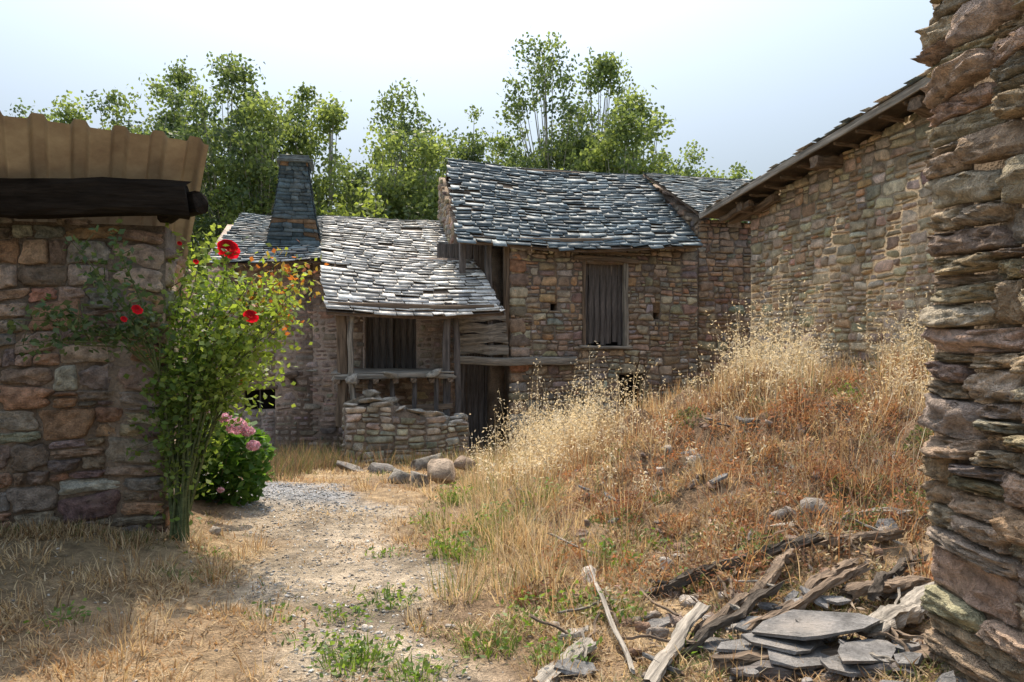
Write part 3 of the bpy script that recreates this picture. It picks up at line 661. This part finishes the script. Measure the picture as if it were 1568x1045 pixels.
mk('grass_tufts', np.concatenate(V_), np.concatenate(F_), M_grass, np.concatenate(C_))
# tall wild oats along the crest, in loose groups
V_ = []; F_ = []; C_ = []; off = 0
cream = [(.76, .66, .47), (.66, .55, .36), (.82, .74, .57)]
ns = 6200
yy = rng.uniform(5.6, 10.2, ns); xx = rng.uniform(-1.0, 6.5, ns)
crest = S((yy-7.1+.5*np.clip(xx-2.2, 0, 2))/1.1)+.04
left = np.exp(-((xx-.25-.10*(yy-6))/.45)**2)*.4
w = np.clip(S((xx+.8)/1.2)*(crest*.6+left), 0, 1)*(fnoise(xx, yy, 3.0, 66, 2) > -.0)
k_ = (rng.random(ns) < w) & ~blocked(xx, yy); xx = xx[k_]; yy = yy[k_]; n = len(xx)
hh = rng.uniform(.35, .8, n)*(.85+.3*fnoise(xx, yy, 2, 61, 2))*(1+.38*S((xx-2)/1.5)); hh *= np.where(rng.random(n) < .2, 1.5, 1)
P = np.stack([xx, yy, g(xx, yy)-.01], -1)
az = rng.uniform(0, 6.28, n); le = np.clip(rng.normal(.25, .18, n), .02, .8)
add(blades(P, az, le, hh, np.full(n, .0055), palette(cream, [2, 2, 1], n, rng), rng))
m = 14; tt = rng.uniform(.5, 1.0, (n, m)); h = np.stack([np.cos(az), np.sin(az), 0*az], -1)[:, None, :]
sp_ = P[:, None, :]+h*(hh*le)[:, None, None]*tt[..., None]**1.5+np.array([0, 0, 1.])*(hh*np.sqrt(1-.98*le**2))[:, None, None]*tt[..., None]*(1-.25*le[:, None, None]*tt[..., None])
sp_ = (sp_+rng.normal(0, 1, (n, m, 3))*np.array([.038, .038, .02])).reshape(-1, 3)
v, f = leafquads(sp_, .038, .014, rng); add((v, f, np.repeat(palette(cream, [2, 1, 2], len(sp_), rng), 4, 0)))
n2 = 24000; yy = rng.uniform(5.8, 10.3, n2); xx = rng.uniform(-.9, 6.3, n2)
crest = S((yy-7.3+.45*np.clip(xx-2.2, 0, 2))/1.2); left = np.exp(-((xx-.2-.10*(yy-6))/.45)**2)*.35
w = S((xx+.7)/1.2)*(crest*.75+left+.02)*(fnoise(xx, yy, 3.0, 66, 2) > -.15); k_ = (rng.random(n2) < w) & ~blocked(xx, yy); xx = xx[k_]; yy = yy[k_]; n = len(xx)
add(blades(np.stack([xx, yy, g(xx, yy)-.01], -1), rng.uniform(0, 6.28, n), np.clip(rng.normal(.4, .28, n), 0, .97), rng.uniform(.12, .45, n)*(1+.3*S((xx-2)/1.5)), np.full(n, .0075), palette(STR+[(.44, .27, .14), (.2, .23, .09)], [4, 4, 3, 2, 1, 3, 1.2], n, rng), rng))
mk('wild_oats', np.concatenate(V_), np.concatenate(F_), M_grass, np.concatenate(C_))
# scrub clumps of dead undergrowth
P = []; C = []; V_ = []; F_ = []; C_ = []; off = 0
scp = [(.42, .21, .10), (.32, .16, .085), (.48, .33, .18), (.21, .13, .08), (.56, .44, .29), (.16, .21, .07), (.33, .28, .22)]
for i in range(380):
    yi = rng.uniform(4.3, 9.0); xi = rng.uniform(.0, 4.6)
    if blocked(np.array(xi), np.array(yi)) or rng.random() > .35+.65*float(S((xi-.2)/1)*S((yi-4.3)/1)): continue
    R = rng.uniform(.08, .27); k = int(190*R/.18); cidx = rng.choice(7, p=[.24, .17, .17, .13, .11, .12, .06])
    th = rng.uniform(0, 6.28, k); rr_ = R*np.sqrt(rng.random(k)); px = xi+rr_*np.cos(th); py = yi+rr_*np.sin(th)
    pz = g(px, py)+rng.random(k)*np.sqrt(np.clip(1-(rr_/R)**2, 0, 1))*R*rng.uniform(.5, 1.05)
    P.append(np.stack([px, py, pz], -1)); C.append(np.clip(np.array(scp[cidx])*rng.uniform(.55, 1.35, (k, 1))*(1+rng.normal(0, .06, (k, 3))), .01, .9))
    k = 22; th = rng.uniform(0, 6.28, k); rr_ = R*rng.random(k); px = xi+rr_*np.cos(th); py = yi+rr_*np.sin(th)
    add(blades(np.stack([px, py, g(px, py)], -1), th, np.clip(rng.normal(.5, .25, k), .05, .95), R*rng.uniform(1, 2.2, k), np.full(k, .006), palette(scp, [3, 2, 4, 2, 4, .5, 2], k, rng), rng))
P = np.concatenate(P); v, f = leafquads(P, .042, .014, rng); add((v, f, np.repeat(np.concatenate(C), 4, 0)))
mk('dead_scrub', np.concatenate(V_), np.concatenate(F_), M_grass, np.concatenate(C_))
def on_ground(u, v, o=0):
    d = 1.6*1132/(v-522)
    for _ in range(25):
        d = .5*d+.5*max(2.4, (1.6-float(g(TX(u, d), d)))*1132/(v-522))
    return (TX(u, d), d, float(g(TX(u, d), d))+o)
V_ = []; F_ = []; C_ = []; off = 0
weeds = [(535, 1020, .12, 110), (597, 925, .1, 60), (535, 948, .07, 40), (690, 850, .2, 110), (430, 942, .06, 30), (480, 985, .07, 30), (945, 865, .18, 90), (940, 945, .16, 80), (880, 935, .16, 60), (820, 935, .1, 40), (745, 1000, .12, 60), (860, 1010, .12, 70), (1080, 1000, .1, 25), (90, 950, .08, 30), (600, 850, .08, 30), (770, 800, .22, 90), (700, 770, .22, 80), (330, 850, .06, 20), (1060, 900, .12, 25), (640, 1035, .1, 80), (800, 960, .1, 50), (740, 820, .2, 90), (830, 770, .25, 90), (560, 1000, .1, 60), (720, 860, .15, 60), (1010, 840, .12, 40), (660, 800, .12, 50), (1150, 830, .12, 30), (790, 720, .25, 80), (1300, 640, .25, 60), (1190, 660, .2, 50), (1380, 600, .3, 60)]
for u, v, hg, k in weeds:
    xw, yw, _ = on_ground(u, v)
    th = rng.uniform(0, 6.28, k); r = .11*np.sqrt(rng.random(k)); px = xw+r*np.cos(th)*1.4; py = yw+r*np.sin(th)
    P = np.stack([px, py, g(px, py)], -1)
    add(blades(P, th, np.clip(rng.normal(.5, .2, k), .1, .9), hg*rng.uniform(.5, 1.1, k), np.full(k, .006), palette([(.12, .19, .05), (.18, .25, .07)], [1, 1], k, rng), rng))
    P2 = P+np.stack([.05*rng.normal(0, 1, k), .05*rng.normal(0, 1, k), hg*rng.random(k)*.9], -1)
    v_, f_ = leafquads(P2, .042, .022, rng, .5); add((v_, f_, np.repeat(palette([(.12, .2, .05), (.2, .28, .08)], [1, 1], k, rng), 4, 0)))
mk('green_weeds', np.concatenate(V_), np.concatenate(F_), M_leaf2, np.concatenate(C_))

def rocks(n, fn, smin, smax, pal, w, name, seed, flat=.5, sub=1):
    r = np.random.default_rng(seed); sp = []
    while len(sp) < n:
        x, y = fn(r)
        s = r.uniform(smin, smax)*r.uniform(.5, 1)
        sp.append((x, y, float(g(x, y))+s*.12, s, s*r.uniform(.5, 1), s*r.uniform(.3, .8)*flat*1.4, r.uniform(0, 6.28), np.array(pal)[r.choice(len(pal), p=np.array(w)/sum(w))]))
    rockmesh(sp, name, M_rock, None, seed, sub)
def f_path(r):
    while True:
        y = 2.6+6*r.random()**1.3; x = r.uniform(-3.5, .8)
        if r.random() < float(pathmask(x, y))**1.5*.95+.05: return x, y
rocks(4200, f_path, .006, .022, [(.50, .46, .41), (.40, .37, .34), (.64, .60, .54), (.28, .24, .2)], [2, 2, 2.5, 1.5], 'path_gravel', 301)
def f_grav(r):
    while True:
        y = r.uniform(6.9, 8.6); x = r.uniform(-3.8, -1.2)
        if r.random() < float(pathmask(x, y)): return x, y
rocks(800, f_grav, .012, .03, [(.36, .37, .39), (.44, .45, .46)], [1, 1], 'grey_gravel', 302)
def f_mound(r):
    while True:
        y = r.uniform(3.2, 8.3); x = r.uniform(.1, 4.4)
        if x < .73*y+.2 and not blocked(np.array(x), np.array(y)): return x, y
rocks(330, f_mound, .025, .10, [(.36, .30, .25), (.48, .42, .36), (.28, .21, .17), (.30, .19, .13)], [2, 1, 2, 2], 'rubble_stones', 303, .8, 2)
def f_near(r):
    return r.normal(1.65, .35), r.uniform(2.95, 4.1)
rocks(110, f_near, .025, .08, [(.38, .35, .32), (.30, .27, .25), (.24, .21, .19)], [2, 2, 1], 'debris_stones', 304, .5, 2)
big = [(-.78, 8.15, .12, .17, .15, .19, .2, (.36, .28, .21)), (-1.3, 8.75, -.02, .2, .2, .11, .5, (.30, .27, .23)), (-1.02, 8.5, .0, .15, .14, .12, .2, (.30, .27, .23)), (-1.75, 9.9, -.14, .2, .18, .10, .1, (.30, .27, .24)),
       (-1.2, 10.5, -.12, .3, .22, .14, .7, (.3, .27, .23)), (-.6, 9.3, .1, .16, .15, .12, .2, (.3, .22, .16)), (-2.3, 10.6, -.24, .22, .2, .1, .1, (.28, .25, .22))]
for u, v, s, c in ((1058, 715, .11, .48), (1075, 665, .13, .25), (1195, 790, .10, .5), (1255, 780, .13, .28), (1190, 600, .1, .5), (330, 815, .07, .4), (410, 940, .04, .45), (690, 960, .03, .45), (560, 965, .03, .5), (905, 890, .1, .42), (720, 830, .06, .4), (1005, 760, .09, .25), (1120, 730, .09, .22), (1150, 700, .1, .2), (1020, 700, .08, .3), (950, 720, .07, .4)):
    p = on_ground(u, v); big.append((p[0], p[1], p[2]+s*.2, s, s*.7, s*.6, rng.uniform(0, 3), (c, c*.88, c*.76)))
rockmesh([tuple(b) for b in big], 'boulders', M_rock, None, 9)

# debris pile
dp = group('debris_pile')
def gr(u0, v0, u1, v1, o0=.04, o1=.06): return on_ground(u0, v0, o0), on_ground(u1, v1, o1)
def B(name, uv, w, h, mat, o0=.04, o1=.06, wob=.02, ragged=.12, nseg=16, taper=1.):
    a, b = gr(*uv, o0, o1); beam(name, a, b, w, h, mat, wob=wob, parent=dp, nseg=nseg, ragged=ragged, taper=taper)
B('charred_log', (975, 915, 1245, 852), .065, .055, M_wood_burnt, .03, .09, .02, .2, 20)
B('broken_branch', (1215, 870, 1140, 940), .055, .05, M_wood_brown, .10, .05, .02, .2)
B('broken_branch_2', (1175, 905, 1075, 985), .05, .04, M_wood_brown, .08, .03, .02, .2)
B('plank', (1075, 955, 990, 1060), .07, .025, M_wood_grey, .10, .05, .012, .08)
B('plank_2', (905, 905, 965, 1035), .024, .016, M_wood_grey, .16, .02, .01, .05)
B('plank_3', (900, 1000, 830, 1050), .09, .04, M_wood_grey, .05, .02, .012, .1)
B('timber', (1440, 930, 1330, 985), .11, .07, M_wood_grey, .10, .06, .02, .15)
B('timber_2', (1430, 1010, 1110, 1025), .12, .07, M_wood_brown, .05, .02, .02, .15)
B('timber_3', (1420, 905, 1290, 925), .08, .05, M_wood_brown, .07, .05, .02, .15)
B('timber_4', (1180, 815, 1390, 800), .05, .045, M_wood_grey, .05, .06, .02, .2)
B('timber_5', (1250, 850, 1370, 830), .05, .05, M_wood_brown, .06, .08, .02, .2)
B('timber_6', (1120, 1035, 1380, 1035), .08, .05, M_wood_dark, .02, .03, .02, .15)
B('timber_7', (1300, 890, 1200, 950), .05, .04, M_wood_brown, .10, .06, .02, .2)
B('timber_8', (1400, 870, 1330, 935), .05, .04, M_wood_burnt, .08, .08, .02, .2)
B('timber_9', (1050, 1010, 1180, 930), .045, .035, M_wood_burnt, .06, .09, .02, .2)
B('timber_10', (1330, 900, 1160, 985), .04, .035, M_wood_brown, .12, .10, .02, .2)
for i in range(34):
    u0, v0 = random.uniform(880, 1400), random.uniform(810, 1030); B('twig_%d' % i, (u0, v0, u0+random.uniform(-110, 110), v0+random.uniform(-50, 50)), .014, .012, M_wood_grey if i % 3 == 0 else M_wood_brown, .05, .09, .012, .1, 8)
rng = np.random.default_rng(401)
def slab(c, r, tilt, rng, el=1.35):
    k = rng.integers(6, 10); an = np.arange(k)/k*6.28+rng.uniform(-.3, .3, k); rr_ = r*rng.uniform(.7, 1.15, k); ro = rng.uniform(-.5, .5)
    px = rr_*np.cos(an)*el; py = rr_*np.sin(an)*.8
    pts = np.stack([px*math.cos(ro)-py*math.sin(ro), px*math.sin(ro)+py*math.cos(ro), np.zeros(k)], -1); pts[:, 2] = pts[:, 0]*tilt[0]+pts[:, 1]*tilt[1]
    return pts+np.array(c)
me = bpy.data.meshes.new('slate_slabs'); bm = bmesh.new()
slabs = [(1100, 1000, .03, .12), (1150, 1005, .05, .13), (1260, 990, .10, .22), (1200, 1005, .07, .16), (1230, 1025, .05, .18), (1330, 1020, .06, .13), (1160, 975, .05, .09), (1375, 915, .05, .10), (1250, 935, .06, .07), (1020, 1030, .03, .08), (880, 1030, .02, .08), (1300, 1035, .04, .13), (1130, 1020, .02, .13)]
slabs = [(*on_ground(u, v), z, r) for u, v, z, r in slabs]
for i in range(24):
    xx_, yy_ = rng.normal(1.62, .28), rng.uniform(3.0, 4.1); slabs.append((xx_, yy_, float(g(xx_, yy_)), rng.uniform(.03, .06), rng.uniform(.03, .07)))
for i in range(22):
    xx_, yy_ = rng.uniform(.6, 3.6), rng.uniform(4.3, 7.6)
    if not blocked(np.array(xx_), np.array(yy_)): slabs.append((xx_, yy_, float(g(xx_, yy_)), rng.uniform(.03, .07), rng.uniform(.03, .08)))
for (x, y, zg, z, r) in slabs:
    pts = slab((x, y, zg+z), r, rng.normal(0, .08 if r > .1 else .3, 2), rng)
    a = [bm.verts.new(p) for p in pts]; b = [bm.verts.new(p+np.array([rng.normal(0, .005), rng.normal(0, .005), .016])) for p in pts]
    bm.faces.new(b); bm.faces.new(a[::-1])
    for i in range(len(a)): bm.faces.new((a[i], a[(i+1) % len(a)], b[(i+1) % len(a)], b[i]))
bmesh.ops.recalc_face_normals(bm, faces=bm.faces); bm.to_mesh(me); bm.free()
M_slab = surf_mat('slate_slab', (.19, .182, .175), .75, 6, (.45, 1.45), 50, .8, .02, patch=((.28, .24, .20), 3, .5, .7, .6))
me.materials.append(M_slab); o = bpy.data.objects.new('slate_slabs', me); COL.objects.link(o); o.parent = dp
n = 2600; xx = rng.normal(1.5, .5, n); yy = rng.uniform(2.8, 5.4, n); k_ = ~blocked(xx, yy); xx, yy = xx[k_], yy[k_]; n = len(xx)
v, f = leafquads(np.stack([xx, yy, g(xx, yy)+rng.uniform(0, .05, n)], -1), rng.uniform(.03, .11, n), rng.uniform(.006, .016, n), rng, .8)
mk('wood_chips', v, f, M_grass, np.repeat(palette([(.35, .27, .2), (.2, .13, .09), (.5, .4, .3), (.1, .07, .05)], [2, 2, 1, 2], n, rng), 4, 0))

# ---------------------------------------------------------------- rose bush
rng = np.random.default_rng(500)
rb = group('rose_bush')
base = Vector((-2.6, 5.72, float(g(-2.6, 5.72))-.05)); V = []; F = []; LP = []; LC = []
def W(u, v, d): return Vector((TX(u, d), d, TZ(v, d)))
tips = [(W(352, 390, 5.65), 0), (W(468, 412, 5.8), 2), (W(440, 455, 5.6), 1), (W(425, 400, 6.0), 2), (W(400, 520, 5.5), 1), (W(300, 430, 5.9), 1), (W(392, 480, 5.6), 1), (W(330, 540, 5.6), 0), (W(300, 370, 6.0), 1), (W(415, 565, 5.9), 1), (W(285, 500, 5.8), 0),
        (W(360, 440, 6.1), 1), (W(320, 480, 6.0), 0), (W(275, 600, 5.8), 0), (W(375, 545, 6.0), 1), (W(345, 500, 5.5), 1), (W(430, 500, 5.7), 1), (W(385, 430, 5.8), 1), (W(400, 440, 5.9), 1), (W(265, 540, 5.5), 0), (W(355, 590, 5.8), 0), (W(330, 430, 5.7), 1), (W(310, 560, 5.6), 0), (W(450, 430, 5.9), 1)]
ltips = [(W(95, 500, 4.95), 3), (W(170, 352, 5.15), 3), (W(25, 530, 4.9), 3), (W(210, 475, 5.2), 3), (W(140, 420, 5.05), 3), (W(60, 470, 4.95), 3), (W(185, 505, 5.15), 3), (W(110, 370, 5.05), 3), (W(10, 490, 4.9), 3)]
pals = {0: [(.13, .21, .05), (.20, .28, .08)], 1: [(.25, .34, .08), (.32, .40, .12)], 2: [(.42, .13, .05), (.38, .26, .08), (.32, .37, .09)], 3: [(.10, .16, .08), (.15, .20, .10)]}
for (tp, kind) in tips+ltips:
    b = base+Vector((rng.normal(0, .05), rng.normal(0, .04), 0))
    if kind == 3: b = Vector((-2.6, 5.45, 1.35))
    mid = b.lerp(tp, .55)+Vector((-.10 if kind != 3 else 0, -.0, .22 if kind != 3 else .1)); q1 = b.lerp(mid, .5)+Vector((rng.normal(0, .03), rng.normal(0, .03), .1))
    pts = [b, q1, mid, mid.lerp(tp, .5)+Vector((rng.normal(0, .03), 0, .04)), tp]
    tube(V, F, pts, [.013, .011, .009, .006, .003] if kind != 3 else [.007, .006, .005, .004, .002], 6)
    nn = 190 if kind != 3 else 75
    for i in range(nn):
        t = rng.beta(2.8, 1.0) if kind != 3 else rng.uniform(.25, 1); seg = min(3, int(t*4)); p = pts[seg].lerp(pts[seg+1], t*4-seg)
        sd = .10 if kind != 3 else .05
        LP.append(tuple(p+Vector(rng.normal(0, sd, 3)))); pc = pals[kind] if t > .6 or kind == 3 else pals[0]; LC.append(np.array(pc[rng.integers(len(pc))])*rng.uniform(.7, 1.25))
    for i in range(5 if kind != 3 else 2):
        t = rng.uniform(.4, 1); seg = min(3, int(t*4)); p = pts[seg].lerp(pts[seg+1], t*4-seg); q = p+Vector(rng.normal(0, .12, 3))+Vector((0, 0, .04))
        tube(V, F, [p, p.lerp(q, .5)+Vector((0, 0, .02)), q], [.004, .003, .002], 4)
        for _ in range(8 if kind != 3 else 2):
            LP.append(tuple(q+Vector(rng.normal(0, .035, 3)))); pc = pals[kind]; LC.append(np.array(pc[rng.integers(len(pc))])*rng.uniform(.7, 1.25))
for i in range(5):
    q = base+Vector((rng.normal(0, .06), rng.normal(0, .05), 0)); tube(V, F, [q, q+Vector((rng.normal(0, .05), 0, .5)), q+Vector((rng.normal(0, .08), 0, 1.1))], [.013, .011, .008], 6)
for i in range(240):
    LP.append((base.x+rng.normal(0.03, .09), base.y+rng.normal(0, .08), base.z+rng.uniform(.35, 1.3))); LC.append(np.array((.17, .22, .06))*rng.uniform(.7, 1.4))
mk('stems', V, F, M_stem, None, True, rb)
LP = np.array(LP); v, f = leafquads(LP, rng.uniform(.04, .072, len(LP)), rng.uniform(.028, .048, len(LP)), rng, .4); mk('leaves', v, f, M_leaf2, np.repeat(np.array(LC), 4, 0), False, rb)
def rose(c, R, col, V, F, C):
    c = Vector(c)
    for ring in range(7):
        npet = 3+ring if ring < 5 else 7; k = ring/6
        for j in range(npet):
            a0 = 6.283*j/npet+ring*.9+rng.normal(0, .15); sp = 6.283/npet*.75; b = len(V)
            for iu in range(5):
                for iv in range(4):
                    uu = (iu/4-.5)*2; vv = iv/3; a = a0+uu*sp*.75
                    rad = R*(.10+.20*k+(.10+.62*k)*vv**1.2)*(1-.12*uu*uu*vv)
                    hgt = R*((.75-.62*k)*vv+(-.05-.10*k)-.12*k*vv*vv+rng.normal(0, .015))
                    loc = Vector((rad*math.cos(a), -hgt*.55-rad*math.sin(a)*.5, rad*math.sin(a)*.8+hgt*.75))
                    V.append(tuple(c+loc)); C.append(np.array(col)*(.6+.4*vv)*(.8+.3*k)*(1+rng.normal(0, .06)))
            for iu in range(4):
                for iv in range(3): F.append((b+iu*4+iv, b+(iu+1)*4+iv, b+(iu+1)*4+iv+1, b+iu*4+iv+1))
V = []; F = []; C = []
for (p, R) in ((W(349, 380, 5.6), .09), (W(384, 483, 5.4), .058), (W(210, 473, 5.1), .04), (W(190, 488, 5.1), .025), (W(275, 372, 5.9), .02), (W(300, 400, 5.6), .022)): rose(p, R, (.72, .012, .04), V, F, C)
mk('rose_flowers', V, F, M_petal, np.array(C), True, rb)
hy = group('hydrangea_bush')
cen = np.array([-2.82, 7.12, .42]); n = 1900; d = randunit(n, rng)*(rng.random((n, 1))**.3)*np.array([.52, .36, .50]); P = cen+d; P = P[P[:, 2] > 0]
v, f = leafquads(P, rng.uniform(.08, .13, len(P)), rng.uniform(.05, .08, len(P)), rng, .5); mk('leaves', v, f, M_leaf2, np.repeat(palette([(.08, .17, .04), (.14, .25, .06)], [1, 1], len(P), rng), 4, 0), False, hy)
V = []; F = []
for i in range(14):
    q = cen+d[i*7]*.8; tube(V, F, [Vector((cen[0], cen[1], 0)), Vector(((cen[0]+q[0])/2, q[1], q[2]*.5)), Vector(q)], [.01, .008, .005], 5)
mk('stems', V, F, M_stem, None, True, hy)
P = []; 
for (u, v, d_, R) in ((362, 652, 6.7, .095), (388, 682, 6.7, .055), (300, 675, 6.65, .055), (312, 628, 6.85, .05), (300, 642, 6.75, .04), (345, 640, 6.75, .055), (338, 750, 6.65, .025), (380, 660, 6.7, .055)):
    k = int(9000*R*.5)+30; P.append(np.array(W(u, v, d_))+randunit(k, rng)*R*np.array([1, 1, .75])*rng.uniform(.85, 1.05, (k, 1)))
P = np.concatenate(P); v, f = leafquads(P, .024, .024, rng); mk('flower_heads', v, f, M_petal, np.repeat(palette([(.70, .50, .57), (.78, .65, .68), (.60, .42, .52)], [2, 2, 1], len(P), rng), 4, 0), False, hy)

# ---------------------------------------------------------------- light, sky, camera
AZ = math.radians(-10); EL = math.radians(60)
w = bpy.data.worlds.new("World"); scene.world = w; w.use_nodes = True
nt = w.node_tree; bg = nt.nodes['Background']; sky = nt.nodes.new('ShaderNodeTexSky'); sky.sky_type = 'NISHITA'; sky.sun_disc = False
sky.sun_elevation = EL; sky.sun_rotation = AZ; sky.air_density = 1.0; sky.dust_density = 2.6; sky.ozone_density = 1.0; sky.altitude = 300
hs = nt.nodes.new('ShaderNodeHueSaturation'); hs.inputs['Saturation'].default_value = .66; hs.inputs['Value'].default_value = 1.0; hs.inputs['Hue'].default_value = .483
# sky dimmed low and boosted high, added to keep fill light in shade
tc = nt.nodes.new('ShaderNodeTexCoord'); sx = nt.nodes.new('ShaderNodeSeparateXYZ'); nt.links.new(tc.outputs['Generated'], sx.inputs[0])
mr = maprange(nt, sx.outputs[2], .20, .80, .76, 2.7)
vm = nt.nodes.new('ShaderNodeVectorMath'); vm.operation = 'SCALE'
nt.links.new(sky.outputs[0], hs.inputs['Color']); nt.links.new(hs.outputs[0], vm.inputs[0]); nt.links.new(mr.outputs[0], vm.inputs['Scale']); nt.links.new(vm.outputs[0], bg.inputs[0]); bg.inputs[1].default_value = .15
sl = bpy.data.lights.new('sun', 'SUN'); sl.energy = 5.0; sl.angle = math.radians(.8); sl.color = (1, .88, .70)
so = bpy.data.objects.new('sun', sl); COL.objects.link(so)
D = Vector((math.sin(AZ)*math.cos(EL), math.cos(AZ)*math.cos(EL), math.sin(EL))); so.rotation_mode = 'QUATERNION'; so.rotation_quaternion = D.to_track_quat('Z', 'Y'); so.location = (0, 0, 30)
cd = bpy.data.cameras.new('camera'); cd.lens = 26; cd.sensor_width = 36; cd.clip_end = 3000; cd.clip_start = .05
co = bpy.data.objects.new('camera', cd); COL.objects.link(co); co.location = (0, 0, 1.6); co.rotation_euler = (math.radians(90), 0, 0); scene.camera = co
scene.view_settings.view_transform = 'Standard'; scene.view_settings.look = 'None'; scene.view_settings.exposure = 0
print('done', len(bpy.data.objects))
